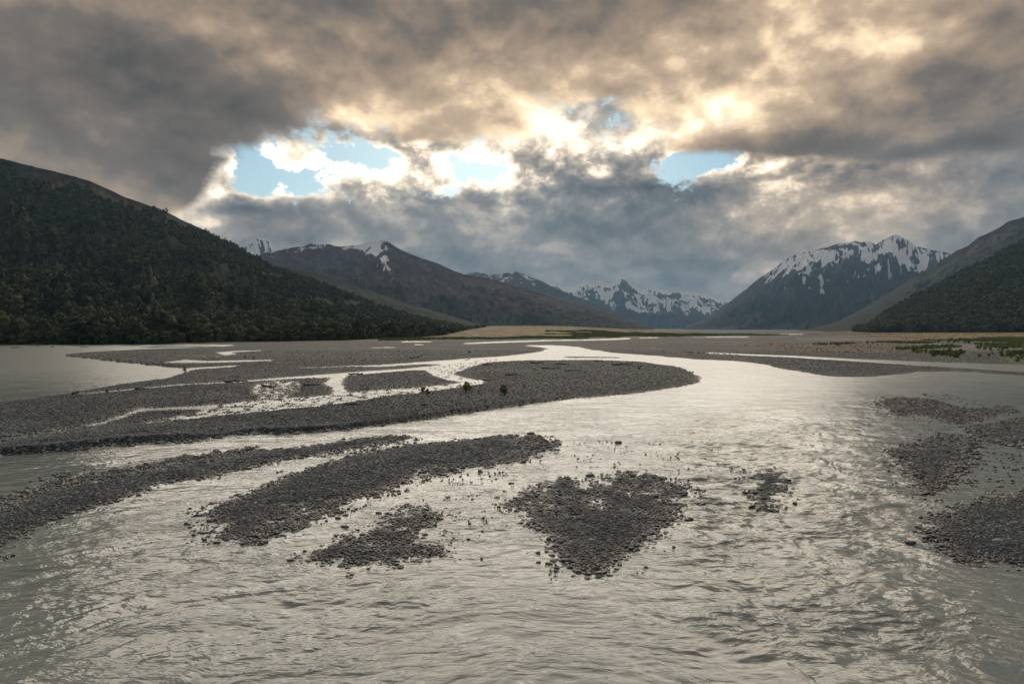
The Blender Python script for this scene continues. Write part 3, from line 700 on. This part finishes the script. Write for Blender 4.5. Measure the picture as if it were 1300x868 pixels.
E = Hill([(330, 322, 4600), (352, 318, 4600), (372, 314, 4600), (385, 313, 4600), (394, 309, 4600), (405, 311, 4600), (418, 310, 4600), (430, 313, 4600), (444, 312, 4600), (455, 311, 4600), (466, 307, 4600), (477, 306, 4600), (484, 304, 4600), (492, 307, 4600), (505, 315, 4600), (520, 322, 4500), (536, 328, 4500), (552, 333, 4450), (570, 341, 4400), (590, 349, 4300), (620, 353, 4200), (650, 362, 4100), (690, 374, 3950), (720, 384, 3800), (750, 392, 3700), (780, 400, 3600), (800, 406, 3500), (815, 412, 3450), (830, 417, 3400)],
         [(330, 2300), (600, 2000), (750, 2400), (830, 3000)], prof=1.0, carve=.45, cf=(1.7, 1.6), nx=900, nt=260, seed=23, rough=.05, jag=1.2, fan=[(400, 60, 1.2), (490, 120, 1.3), (700,120,-.4)])
Dm = Hill([(230, 330, 6500), (290, 310, 6500), (303, 307, 6500), (312, 302, 6500), (322, 299, 6500), (330, 300, 6500), (338, 305, 6500), (350, 311, 6500), (365, 313, 6500), (385, 312, 6500), (420, 320, 6500), (470, 335, 6500)],
         [(230, 4500), (470, 4500)], prof=1.25, carve=.35, cf=(4.5, 2.2), nx=500, nt=200, seed=31, jag=1.5, fan=[(325, 50, 1.5)])
G = Hill([(560, 360, 7600), (590, 347, 7600), (605, 345, 7600), (622, 349, 7600), (640, 347, 7400), (655, 345, 7400), (668, 349, 7400), (690, 358, 7300), (705, 366, 7200), (730, 376, 7000), (750, 383, 6800), (775, 394, 6500), (800, 405, 6200), (830, 417, 6000)],
         [(560, 5000), (830, 5400)], prof=1.1, carve=.3, cf=(4, 1.4), nx=500, nt=160, seed=37, jag=1.5)
Fm = Hill([(640, 360, 10500), (680, 358, 10500), (694, 354, 10500), (706, 351, 10500), (718, 357, 10500), (730, 356, 10500), (742, 348, 10500), (750, 350, 10500), (762, 349, 10500), (775, 352, 10500), (790, 347, 10500), (800, 352, 10500), (815, 360, 10500), (835, 359, 10500), (850, 362, 10500), (870, 363, 10500), (885, 364, 10500), (900, 368, 10500), (915, 374, 10500), (930, 378, 10500), (950, 372, 11500), (985, 366, 12000), (1020, 362, 12000)],
         [(640, 7800), (860, 8200), (1020, 7800)], prof=1.15, carve=.42, cf=(3.6, 2.2), nx=900, nt=300, seed=41, jag=1.0, lower=7, fan=[(705, 40, 1.5), (792, 45, 1.6), (890, 60, 1.4)])
C = Hill([(866, 418, 6200), (880, 411, 6200), (900, 401, 6300), (915, 391, 6300), (930, 380, 6400), (945, 369, 6400), (960, 356, 6500), (975, 346, 6500), (990, 335, 6600), (1003, 326, 6600), (1020, 320, 6600), (1035, 317, 6600), (1050, 314, 6600), (1062, 310, 6600), (1078, 308, 6600), (1086, 306, 6600), (1094, 308, 6600), (1103, 306, 6600), (1112, 310, 6600), (1122, 304, 6600), (1130, 301, 6600), (1137, 298, 6600), (1144, 301, 6600), (1152, 304, 6600), (1162, 312, 6600), (1172, 315, 6600), (1184, 318, 6600), (1197, 319, 6600), (1215, 326, 6600), (1240, 335, 6600), (1400, 380, 6600)],
         [(866, 6000), (900, 4600), (1000, 4100), (1200, 3900), (1400, 3900)], prof=1.0, carve=.38, cf=(3.0, 1.8), nx=1100, nt=420, seed=53, jag=2.2, fan=[(1085, 75, 1.5), (1180, 60, .8)])
B2 = Hill([(1010, 420, 3400), (1040, 416.5, 3400), (1070, 405, 3500), (1100, 389, 3600), (1130, 371, 3700), (1160, 352, 3700), (1180, 343, 3700), (1195, 331, 3700), (1215, 318, 3700), (1228, 313, 3700), (1242, 301, 3700), (1255, 296, 3700), (1270, 288, 3700), (1280, 281, 3700), (1295, 277, 3700), (1340, 262, 3700), (1500, 230, 3700), (1900, 200, 3700)],
         [(1010, 3300), (1080, 2600), (1200, 2300), (1500, 2300), (1900, 2200)], prof=.95, carve=.25, cf=(2.2, 1.4), nx=700, nt=240, seed=61, jag=.8, fan=[(1300, 200, .8)])
B3 = Hill([(1000, 421, 2400), (1030, 417, 2400), (1060, 409, 2400), (1090, 400, 2300), (1120, 393, 2250), (1160, 388, 2200), (1250, 380, 2200)], [(1000, 2300), (1060, 1900), (1250, 1800)], prof=.9, carve=.12, cf=(2, 1), nx=300, nt=80, seed=67)
B1 = Hill([(1085, 421, 1560), (1095, 417, 1560), (1110, 406, 1600), (1125, 395, 1650), (1140, 386, 1700), (1160, 374, 1750), (1185, 361, 1800), (1210, 348, 1800), (1240, 333, 1800), (1270, 317, 1800), (1300, 302, 1800), (1400, 255, 1750), (1700, 150, 1600), (2300, 100, 1500)],
         [(1085, 1500), (1110, 1180), (1200, 1080), (1300, 1050), (1700, 900), (2300, 800)], prof=.85, carve=.16, cf=(1.5, 1.0), nx=500, nt=200, seed=71, rough=.05, base=1.5, lower=6)

Z0 = lambda h: np.zeros(h.shape)
M_left = mat_hill('forested_hillside', VEG, (.042,.034,.027), canopy=.16, hbump=2.0, brown=(.034,.026,.017))
def elev(h): return (H*0 + h.Z)
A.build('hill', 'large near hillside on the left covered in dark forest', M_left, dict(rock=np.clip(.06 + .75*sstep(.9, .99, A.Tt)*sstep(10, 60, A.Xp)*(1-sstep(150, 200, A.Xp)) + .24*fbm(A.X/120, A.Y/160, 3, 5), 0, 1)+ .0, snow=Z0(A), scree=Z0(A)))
A2.build('hill', 'lower bushy spur behind the near left hillside', M_left, dict(rock=.12+Z0(A2), snow=Z0(A2), scree=Z0(A2)))
M_mid = mat_hill('brown_tussock_mountain', (.030,.036,.022), (.075,.068,.066), scale=.6, canopy=.05, hbump=5, brown=(.060,.040,.028))
gE = 1 - np.clip(1-E.rd, 0, 1)
snE = 1.15*np.exp(-((E.Xp-(474+(1-E.Tt)*60))/17)**2)*sstep(.84, .95, E.Tt + .25*fbm(E.Xp/9 - E.Tt*14, E.Tt*14, 4, 8)) + .5*sstep(.95, 1.0, E.Tt)*(E.Xp < 480)
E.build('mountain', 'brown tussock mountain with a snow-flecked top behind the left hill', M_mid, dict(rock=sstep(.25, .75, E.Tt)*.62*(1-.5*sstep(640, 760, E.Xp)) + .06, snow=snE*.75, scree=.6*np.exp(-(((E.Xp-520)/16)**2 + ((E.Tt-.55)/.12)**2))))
M_alp = mat_hill('snowy_rock_mountain', (.020,.027,.024), (.060,.062,.067), scale=.5, canopy=.04, hbump=7, brown=(.028,.027,.027), scree=(.07,.07,.075))
snD = sstep(-.10, .10, Dm.Tt - .85 + .22*(Dm.rd-.45) + .25*(Dm.rd2-.45) + .55*fbm(Dm.Xp/7 + Dm.Tt*10, Dm.Tt*11, 5, 15))
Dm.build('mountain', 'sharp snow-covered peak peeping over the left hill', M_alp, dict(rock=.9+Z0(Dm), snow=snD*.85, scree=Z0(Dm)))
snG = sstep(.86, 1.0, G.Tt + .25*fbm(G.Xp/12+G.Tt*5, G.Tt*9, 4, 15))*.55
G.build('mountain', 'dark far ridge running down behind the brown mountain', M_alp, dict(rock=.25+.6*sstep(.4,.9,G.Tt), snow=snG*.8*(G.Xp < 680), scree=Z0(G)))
snF = sstep(-.12, .12, Fm.Tt - .82 + .26*(Fm.rd-.45) + .30*(Fm.rd2-.45) + .34*fbm(Fm.Xp/16 + Fm.Tt*3, Fm.Tt*8, 5, 15) - .06*sstep(800, 860, Fm.Xp) - .12*np.exp(-((Fm.Xp-795)/9)**2)*(Fm.Tt > .8))
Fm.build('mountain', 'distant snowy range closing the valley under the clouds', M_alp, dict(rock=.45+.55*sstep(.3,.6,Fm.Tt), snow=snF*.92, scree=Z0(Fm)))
# snow on the right mountain: bowls and long tongues following the gullies
xx, tt_ = C.Xp, C.Tt
line = np.interp(1075 + (xx-1075)/(1+.5*(1-tt_)), [960, 985, 1000, 1020, 1040, 1060, 1080, 1100, 1125, 1150, 1165, 1180, 1200, 1230], [.99, .90, .84, .76, .76, .82, .78, .76, .74, .78, .84, .88, .92, .97])
snC = sstep(-.05, .05, tt_ - line - .10 - .06*(xx > 1095) + .24*(C.rd-.45) + .34*(C.rd2-.42) + .24*fbm(xx/9 + tt_*8, tt_*12, 5, 77) + .16*fbm(xx/26 + tt_*2.5, tt_*4, 3, 79))
snC = snC*(1 - .75*sstep(.30, .60, 1-C.rd2)*sstep(.975, 1.0, tt_))
sc1 = np.exp(-(((xx-(975-(.42-tt_)*120))/9)**2 + ((tt_-.28)/.13)**2)) + np.exp(-(((xx-(955-(.42-tt_)*120))/12)**2 + ((tt_-.20)/.10)**2)) + .8*np.exp(-(((xx-1068)/9)**2 + ((tt_-.42)/.10)**2))
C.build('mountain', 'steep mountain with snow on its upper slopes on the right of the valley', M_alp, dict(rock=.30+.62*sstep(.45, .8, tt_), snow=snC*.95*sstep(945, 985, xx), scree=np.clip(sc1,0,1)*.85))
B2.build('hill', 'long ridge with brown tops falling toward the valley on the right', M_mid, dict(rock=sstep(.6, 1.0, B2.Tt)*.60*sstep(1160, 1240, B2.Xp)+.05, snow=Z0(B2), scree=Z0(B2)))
M_low = mat_hill('bushy_foothill', (.026,.030,.018), (.08,.07,.06), canopy=.1, hbump=3)
B3.build('hill', 'low bushy foothill at the base of the right ridge', M_low, dict(rock=.1+Z0(B3), snow=Z0(B3), scree=Z0(B3)))
B1.build('hill', 'near forested hillside on the right edge', M_left, dict(rock=.05+Z0(B1), snow=Z0(B1), scree=Z0(B1)))

# ------------------------------------------------------------------ trees
def mat_leaf(name, c, var=.5):
    m, T = mat(name)
    oi = T.n('ShaderNodeObjectInfo').outputs['Random']; isl = T.n('ShaderNodeNewGeometry').outputs['Random Per Island']
    big = T.noise(T.pos, .018, 4, .6)
    a_ = T.m('ADD', T.m('MULTIPLY', oi, .45), T.m('ADD', T.m('MULTIPLY', isl, .25), T.m('MULTIPLY', big, .45)))
    base = T.ramp(a_, [(.25, tuple(q*.5 for q in c)), (.52, c), (.72, (c[0]*1.7, c[1]*1.5, c[2]*1.3)), (.9, (c[0]*2.6, c[1]*1.9, c[2]*1.5))])
    T.put(T.bs.inputs['Base Color'], base); T.bs.inputs['Roughness'].default_value = .7
    T.bs.inputs['Specular IOR Level'].default_value = .25
    return m
M_leaf = mat_leaf('beech_foliage', (.050, .066, .028)); M_bush = mat_leaf('bush_foliage', (.10, .16, .040))
mb, T = mat('bark'); T.put(T.bs.inputs['Base Color'], T.ramp(T.noise(T.pos, 6, 4, .6), [(.3,(.035,.028,.022)), (.7,(.10,.085,.07))])); T.bs.inputs['Roughness'].default_value = .9
M_bark = mb
def crown_mesh(name, R, Hc, nlobe, nleaf, ls, seed, material, z0=.25, flat=.8):
    r = np.random.default_rng(seed)
    lob = []
    for i in range(nlobe):
        a_ = r.random()*2*np.pi; q = r.random()**.6*.62; zz = z0 + .12 + r.random()*(.95-z0-.22)
        wd = math.sin(min(max((zz-z0)/(1-z0), .08), 1)*math.pi*.80+.35)
        lob.append((math.cos(a_)*q*R*wd, math.sin(a_)*q*R*wd, zz*Hc, R*(.34+.22*r.random())))
    lob.append((0, 0, Hc*.84, R*.38))
    lob = np.array(lob); n = nleaf
    k = r.integers(0, len(lob), n); dv = r.normal(size=(n, 3)); dv /= np.linalg.norm(dv, axis=1)[:,None]
    dv[:,2] = np.where(dv[:,2] < -.35, -dv[:,2], dv[:,2])
    rad = lob[k,3]*(.72 + .34*r.random(n)); c = lob[k,:3] + dv*rad[:,None]*np.array([1,1,flat])
    nr = dv + r.normal(size=(n,3))*.28; nr /= np.linalg.norm(nr, axis=1)[:,None]
    t1 = np.cross(nr, r.normal(size=(n,3))); t1 /= np.linalg.norm(t1, axis=1)[:,None]; t2 = np.cross(nr, t1)
    s = ls*(.6+.8*r.random(n))[:,None]
    q = []
    for a1, a2 in ((1,.15),(.3,.9),(-.8,.5),(-.6,-.7),(.5,-.8)):
        j = .75+.5*r.random((n,1)); q.append(c + (t1*a1 + t2*a2)*s*j + nr*(r.random((n,1))-.5)*s*.35)
    v = np.stack(q, 1).reshape(-1, 3)
    f = np.arange(n*5).reshape(n, 5)
    return mesh_np(name, v, f, material, False)
def tube(pts, rad, seg=6):
    V, Fc = [], []
    pts = [Vector(p) for p in pts]
    for i, p in enumerate(pts):
        t = (pts[min(i+1, len(pts)-1)] - pts[max(i-1, 0)]).normalized()
        a_ = t.cross(Vector((.3,.1,1)) if abs(t.z) < .9 else Vector((1,0,0))).normalized(); b_ = t.cross(a_)
        for k in range(seg):
            an = 2*math.pi*k/seg; V.append(p + (a_*math.cos(an) + b_*math.sin(an))*rad[i])
    for i in range(len(pts)-1):
        for k in range(seg):
            Fc.append((i*seg+k, i*seg+(k+1)%seg, (i+1)*seg+(k+1)%seg, (i+1)*seg+k))
    return V, Fc
def tubes_mesh(name, lst, material):
    V, Fc = [], []
    for pts, rad in lst:
        v, f = tube(pts, rad); o = len(V); V += [tuple(q) for q in v]; Fc += [tuple(a_+o for a_ in q) for q in f]
    return mesh_np(name, np.array(V), np.array(Fc), material, True)
def trunk_mesh(name, Hc, R, seed):
    r = random.Random(seed); L = []
    L.append(([(0,0,-1), (.05*R,0,Hc*.3), (r.uniform(-.1,.1)*R, .05*R, Hc*.6), (0,0,Hc*.88)], [.32, .25, .17, .05]))
    for i in range(6):
        a_ = r.random()*6.28; z = Hc*(.28+.08*i)
        L.append(([(0,0,z), (math.cos(a_)*R*.35, math.sin(a_)*R*.35, z+Hc*.10), (math.cos(a_)*R*.7, math.sin(a_)*R*.7, z+Hc*.16)], [.12,.08,.03]))
    return tubes_mesh(name, L, M_bark)
TREES = []
for i in range(6):
    Hc = 8.2 + i*.6; R = 3.7 + (i % 3)*.5
    TREES.append((crown_mesh('crown', R, Hc, 9, 620, .42, 100+i, M_leaf, z0=.08), trunk_mesh('trunk', Hc, R, i)))
# positions
def hill_points(hl, n, x0, x1, tmax=1.0, tmin=0.0, thin=None):
    xp = x0 + rng.random(n)*(x1-x0); t = tmin + rng.random(n)*(tmax-tmin)
    X, Y, Z = hl.at(xp, t)
    wgt = Y/ (Y.max())            # uniform per world area
    k = rng.random(n) < wgt
    X, Y, Z, xp, t = X[k], Y[k], Z[k], xp[k], t[k]
    return X, Y, Z, xp, t
XA, YA, ZA, xa, ta = hill_points(A, 34000, -160, 640, .995)
# small clearings
clr = fbm(XA/70, YA/90, 4, 91); k = clr < .20 + .16*(ta < .12)
k &= ~((ta > .93) & (xa > 20) & (xa < 180))
XA, YA, ZA, xa, ta = XA[k], YA[k], ZA[k], xa[k], ta[k]
XB, YB, ZB, xb, tb_ = hill_points(B1, 14000, 1085, 1420, .995)
PX_ = np.concatenate([XA, XB]); PY_ = np.concatenate([YA, YB]); PZ_ = np.concatenate([ZA, ZB])
SC = np.concatenate([(.60 + .75*rng.random(len(XA))**1.4)*(1.0 - .2*sstep(.3, 1, ta)), 1.0 + .8*rng.random(len(XB))])
SC[:len(XA)] *= 1 + .35*(ta < .03)
tall = np.concatenate([ta, tb_])
# a solid front row along the foot of the left hill
fx = np.arange(-120, 560, 3.3) + rng.random(206 + 0*0)[:len(np.arange(-120, 560, 3.3))]*2 if False else np.arange(-120, 560, 3.2)
fx = fx + rng.random(len(fx))*2.4; X, Y, Z = A.at(fx, .004 + .012*rng.random(len(fx)))
PX_ = np.concatenate([PX_, X]); PY_ = np.concatenate([PY_, Y]); PZ_ = np.concatenate([PZ_, np.maximum(Z, 0)]); SC = np.concatenate([SC, .62 + .35*rng.random(len(fx))]); tall = np.concatenate([tall, 0*fx])
ppx, ppy = pix(PX_, PY_, PZ_)
app = SC/PY_*np.where((ppx > -5) & (ppx < 1305), 1, 0)*np.where(tall < .10, 1, .45)
order = np.argsort(-app); ind = order[:290]; rest = np.ones(len(PX_), bool); rest[ind] = False
for j, i in enumerate(ind):
    cm, tm = TREES[j % 6]
    r_ = bpy.data.objects.new('beech_tree', None); col.objects.link(r_)
    r_.location = (PX_[i], PY_[i], PZ_[i]-.3); r_.scale = (SC[i]*.95, SC[i]*.95, SC[i]*random.uniform(.85, 1.15)); r_.rotation_euler[2] = random.random()*6.28
    tag(r_, 'dark green beech tree in the dense wood along the foot of the left hillside', 'tree', 'beech trees along the foot of the left hill')
    obj('crown', cm, r_); obj('trunk', tm, r_)
def gn_instances(name, pts, scl, protos, label):
    me = bpy.data.meshes.new(name); me.vertices.add(len(pts)); me.vertices.foreach_set('co', np.ascontiguousarray(pts, dtype=np.float32).ravel())
    at = me.attributes.new('sc', 'FLOAT', 'POINT'); at.data.foreach_set('value', scl.astype(np.float32)); me.update()
    o = obj(name, me)
    cc = bpy.data.collections.new(name + '_shapes')
    for p in protos:
        cc.objects.link(bpy.data.objects.new(name + '_shape', p))
    ng = bpy.data.node_groups.new(name, 'GeometryNodeTree')
    ng.interface.new_socket('Geometry', in_out='INPUT', socket_type='NodeSocketGeometry'); ng.interface.new_socket('Geometry', in_out='OUTPUT', socket_type='NodeSocketGeometry')
    N = ng.nodes; L = ng.links
    gi = N.new('NodeGroupInput'); go = N.new('NodeGroupOutput'); ip = N.new('GeometryNodeInstanceOnPoints')
    ci = N.new('GeometryNodeCollectionInfo'); ci.inputs['Collection'].default_value = cc; ci.inputs['Separate Children'].default_value = True; ci.inputs['Reset Children'].default_value = True
    rv = N.new('FunctionNodeRandomValue'); rv.data_type = 'FLOAT_VECTOR'; rv.inputs[0].default_value = (-.08,-.08,0); rv.inputs[1].default_value = (.08,.08,6.28)
    na = N.new('GeometryNodeInputNamedAttribute'); na.data_type = 'FLOAT'; na.inputs['Name'].default_value = 'sc'
    L.new(gi.outputs[0], ip.inputs['Points']); L.new(ci.outputs[0], ip.inputs['Instance']); ip.inputs['Pick Instance'].default_value = True
    L.new(rv.outputs[0], ip.inputs['Rotation']); L.new(na.outputs[0], ip.inputs['Scale']); L.new(ip.outputs[0], go.inputs[0])
    md = o.modifiers.new('instances', 'NODES'); md.node_group = ng
    return tag(o, label, kind='stuff')
low_tr = [crown_mesh('forest_crown', 4.3, 7.2 + i*.5, 9, 200, .80, 300+i, M_leaf, z0=.0) for i in range(6)]
gn_instances('forest', np.stack([PX_, PY_, PZ_-.4], -1)[rest], SC[rest], low_tr, 'dense dark beech forest covering the near hillsides')
print('trees', rest.sum())

# ------------------------------------------------------------------ bushes, scrub, driftwood
def gz(X, Y): return float(samp(HG, np.array([float(X)]), np.array([float(Y)]))[0])
def bush(px_, py_, hpx, label, group, name='bush', material=None, cat='bush', seed=0):
    X, Y = ground(px_, py_); X, Y = float(X), float(Y); hh = hpx*Y/F
    r_ = bpy.data.objects.new(name, None); col.objects.link(r_); r_.location = (X, Y, gz(X, Y))
    tag(r_, label, cat, group)
    R = hh*.62
    obj('foliage', crown_mesh('foliage', R, hh, 8, 520, hh*.055, 500+seed, material or M_bush, z0=.0, flat=.9), r_)
    L = []
    for i in range(5):
        a_ = i*1.3+seed; L.append(([(0,0,-.05), (math.cos(a_)*R*.3, math.sin(a_)*R*.3, hh*.4), (math.cos(a_)*R*.6, math.sin(a_)*R*.6, hh*.75)], [hh*.025, hh*.018, hh*.008]))
    obj('stem', tubes_mesh('stem', L, M_bark), r_)
    return r_
BU = [(641, 505, 12, 'round green bush on the big gravel bar, rightmost of the near bushes'), (592, 502, 13, 'green bush with a driftwood stick on the gravel bar beside the bright water thread'),
      (537, 500, 7, 'small green bush touching the bright water thread, left of its pair'), (543, 505, 7, 'small green bush just below the thread, nearer of its pair'),
      (608, 504, 4, 'tiny bush right of the bush with the driftwood stick'), (235, 471, 6, 'green bush where the left pool meets a thin water tongue'),
      (596, 451, 3.5, 'tiny bush alone on the far gravel flat above the upper thread'), (135, 501, 5, 'small bush on the stony bar below the left pool'),
      (311, 456, 3.5, 'small bush left of another beside the far thin pond'), (322, 456.6, 3, 'small bush right of another beside the far thin pond'),
      (665, 497, 3.5, 'dry little shrub on the big bar right of the round bush')]
for i, b in enumerate(BU): bush(b[0], b[1], b[2], b[3], 'bushes on the gravel bars', seed=i)
bush(1155, 424.6, 8, 'small dark tree standing alone on the plain in front of the right foothill', None, 'lone_tree', M_leaf, 'tree', 77)
# scrub patches on the right flats: separate bushes
k = 0
for poly, n, hp in (([(1168, 450), (1215, 449), (1236, 453), (1218, 457), (1186, 456)], 26, 6), ([(1270, 454), (1308, 449), (1325, 463), (1286, 462)], 20, 7), ([(1180, 434), (1300, 432), (1300, 438), (1190, 437)], 26, 3.5), ([(1140, 444), (1215, 441), (1200, 444.5), (1150, 446)], 16, 4), ([(1234, 442), (1300, 441), (1300, 448), (1240, 448)], 16, 5), ([(1030, 438.4), (1085, 437), (1130, 437), (1040, 440)], 10, 3), ([(1155,448),(1170,448),(1170,452),(1155,452)],4,5), ([(1240,452),(1262,451),(1262,455),(1240,456)],5,5)):
    p = np.array(poly)
    c_ = 0
    while c_ < n:
        x_ = random.uniform(p[:,0].min(), p[:,0].max()); y_ = random.uniform(p[:,1].min(), p[:,1].max())
        X, Y = ground(x_, y_)
        if poly_sd(np.array([x_]), np.array([y_]), np.array([float(X)]), np.array([float(Y)]), poly, 1)[0] <= 0: continue
        c_ += 1; k += 1
        bush(x_, y_, hp*random.uniform(.6, 1.1), 'low bright green shrub in the scrub patches on the right-hand river flats', 'green shrubs on the right river flats', 'shrub', None, 'shrub', 600+k)
# low tussock grass as uncountable cover
def tuft(name, seed, material):
    r = np.random.default_rng(seed); n = 40
    a_ = r.random(n)*6.28; q = r.random(n)*.35; b0 = np.stack([np.cos(a_)*q, np.sin(a_)*q, 0*a_], -1)
    lean = np.stack([np.cos(a_)*(.2+.4*r.random(n)), np.sin(a_)*(.2+.4*r.random(n)), .6+.5*r.random(n)], -1)
    sd_ = np.stack([-np.sin(a_), np.cos(a_), 0*a_], -1)*.05
    v = np.stack([b0-sd_, b0+sd_, b0+lean], 1).reshape(-1, 3)
    return mesh_np(name, v, np.arange(n*3).reshape(n, 3), material, False)
M_tus = mat_leaf('tussock_grass', (.066, .058, .037)); M_grs = mat_leaf('green_tussock', (.11, .145, .045))
X, Y = scatter(421, 453, 480, 1360, 400000)
zb = samp(np.maximum(Zbrown, Zgold), X, Y); zg = samp(Zgreen, X, Y); hh = samp(HG, X, Y)
k = (zb > .5) & (hh > .05) & (rng.random(len(X)) < .15 + 1.6*np.clip(fbm(X*.06, Y*.04, 4, 44), 0, .6))
gn_instances('tussock_grass', np.stack([X, Y, hh], -1)[k], (.18+.3*rng.random(k.sum())), [tuft('tussock', i, M_tus) for i in range(3)], 'brown and golden tussock grass on the far flats')
k = (zg > .5) & (hh > .05)
gn_instances('green_grass', np.stack([X, Y, hh], -1)[k], (.5+.8*rng.random(k.sum())), [tuft('green_tuft', 10+i, M_grs) for i in range(3)], 'low green grass and herbs on the flats')

md_, T = mat('weathered_driftwood'); T.put(T.bs.inputs['Base Color'], T.ramp(T.noise(T.v('MULTIPLY', T.pos, (1,4,4)), 5, 5, .65), [(.3,(.022,.018,.015)), (.55,(.055,.045,.037)), (.75,(.12,.105,.09))])); T.bs.inputs['Roughness'].default_value = .9
M_drift = md_
def drift(px_, py_, lpx, ang, rad, nb, label, up=0.0, name='driftwood_log', seed=0):
    r = random.Random(seed+9); X, Y = ground(px_, py_); X, Y = float(X), float(Y); Ln = lpx*Y/F
    r_ = bpy.data.objects.new(name, None); col.objects.link(r_); r_.location = (X, Y, gz(X, Y)+rad*.6); r_.rotation_euler = (0, 0, math.radians(ang))
    tag(r_, label, 'driftwood', 'driftwood on the gravel bars')
    n = 7; Ln *= .8; rad *= .7; bow = r.uniform(-.18, .18)*Ln; pts = [(-Ln/2 + Ln*i/(n-1), bow*math.sin(3.0*i/(n-1)) + r.uniform(-.06,.06)*Ln, (up*Ln*(i/(n-1))**1.5) + r.uniform(0,.035)*Ln) for i in range(n)]
    obj('trunk', tubes_mesh('log', [(pts, [rad*(1-.6*i/(n-1))*(1+r.uniform(-.12,.12)) for i in range(n)])], M_drift), r_)
    for b in range(nb):
        i = r.randrange(2, n-1); p = pts[i]; sg = r.choice((-1, 1)); l = Ln*r.uniform(.12, .25)
        obj('branch', tubes_mesh('branch', [([p, (p[0]+l*.5, p[1]+sg*l*.4, p[2]+l*.3), (p[0]+l*.8, p[1]+sg*l*.9, p[2]+l*r.uniform(.3,.8))], [rad*.4, rad*.25, rad*.1])], M_drift), r_)
    for b in range(4 if nb > 1 else 0):
        a_ = r.random()*6.28; p = pts[0]
        obj('root', tubes_mesh('root', [([p, (p[0]-Ln*.04, math.cos(a_)*Ln*.05, p[2]+abs(math.sin(a_))*Ln*.05), (p[0]-Ln*.07, math.cos(a_)*Ln*.10, p[2]+abs(math.sin(a_))*Ln*.09)], [rad*.5, rad*.3, rad*.1])], M_drift), r_)
DR = [(452, 477, 22, 3, .28, 3, 'dark forked driftwood log beside the water thread left of the pointed island'), (529, 457, 20, 0, .2, 3, 'driftwood snag with raised branches on the far strip of gravel', .2),
      (592, 457, 12, 10, .25, 2, 'stubby driftwood snag at the point where the threads split', .25), (448, 519, 26, -6, .16, 2, 'thin dark driftwood pole on the near bank of the large bar'),
      (508, 470, 18, 2, .22, 1, 'dark log lying on the edge of the middle water thread'), (620, 466, 20, 0, .2, 1, 'low driftwood pole on the upper left of the big bar'),
      (618, 484, 14, 25, .2, 2, 'driftwood branch beside the hairpin of bright water'), (650, 480, 18, 12, .2, 2, 'driftwood branch in the centre of the big bar'),
      (700, 472, 30, -3, .2, 2, 'long driftwood pole across the middle of the big bar'), (682, 464, 20, 8, .25, 3, 'tangled driftwood at the back of the big bar'),
      (715, 466, 22, -6, .22, 3, 'driftwood tangle right of the first tangle on the big bar'), (728, 475, 26, 5, .18, 1, 'thin straight driftwood pole on the right half of the big bar'),
      (760, 462, 14, 4, .2, 1, 'short dark log near the far shore of the big bar'), (790, 467, 28, -2, .28, 2, 'long dark driftwood log near the right end of the big bar'),
      (813, 472, 10, 60, .35, 2, 'upright reddish stump with roots near the right end of the big bar', .4), (640, 453, 12, 3, .2, 1, 'short driftwood piece near the upper stream'),
      (345, 492, 30, -4, .25, 3, 'driftwood heap left of the sparkling pond on the left bar'), (300, 488, 34, 4, .25, 3, 'long driftwood heap on the stony left bar'),
      (395, 492, 26, 2, .22, 2, 'driftwood lying on the small island between threads'), (180, 497, 18, 5, .22, 1, 'dark driftwood piece on the left stony bar'),
      (96, 502, 10, 60, .25, 1, 'small snag on the shore of the left pool', .4), (640, 500, 8, 10, .12, 0, 'short stick lying beside the round bush'),
      (596, 499, 9, 40, .12, 2, 'dark stick standing in the bush beside the bright water thread', .5), (540, 519, 14, 4, .13, 1, 'small driftwood stick on the near slope of the big bar'),
      (20, 441.5, 14, 2, .5, 2, 'far snag stranded in the left pool near the forest'), (108, 440.5, 12, -3, .5, 2, 'second far snag stranded in the left pool by the forest')]
for i, q in enumerate(DR): drift(*q[:7], up=q[7] if len(q) > 7 else 0.0, seed=i)

# ------------------------------------------------------------------ haze
import bmesh
ZTOP = 40 + max(float(q.Z.max()) for q in (A, A2, E, Dm, G, Fm, C, B2, B3, B1)); print('ztop', ZTOP, [round(float(abs(q.X).max())) for q in (A, E, Fm, C, B2, B1)])
bm = bmesh.new(); bmesh.ops.create_cube(bm, size=1.0)
for v_ in bm.verts: v_.co = Vector((v_.co.x*32000, -1000 + (v_.co.y+.5)*15500, -3 + (v_.co.z+.5)*ZTOP))
me = bpy.data.meshes.new('haze'); bm.to_mesh(me); bm.free()
mh = bpy.data.materials.new('haze'); mh.use_nodes = True; nt = mh.node_tree; nt.nodes.clear()
o_ = nt.nodes.new('ShaderNodeOutputMaterial'); pv = nt.nodes.new('ShaderNodeVolumePrincipled'); nt.links.new(pv.outputs[0], o_.inputs['Volume'])
pv.inputs['Color'].default_value = (.38, .66, 1.0, 1); pv.inputs['Density'].default_value = 4.8e-5; pv.inputs['Anisotropy'].default_value = .2
me.materials.append(mh)
tag(obj('haze', me), 'thin blue haze filling the valley', kind='stuff')
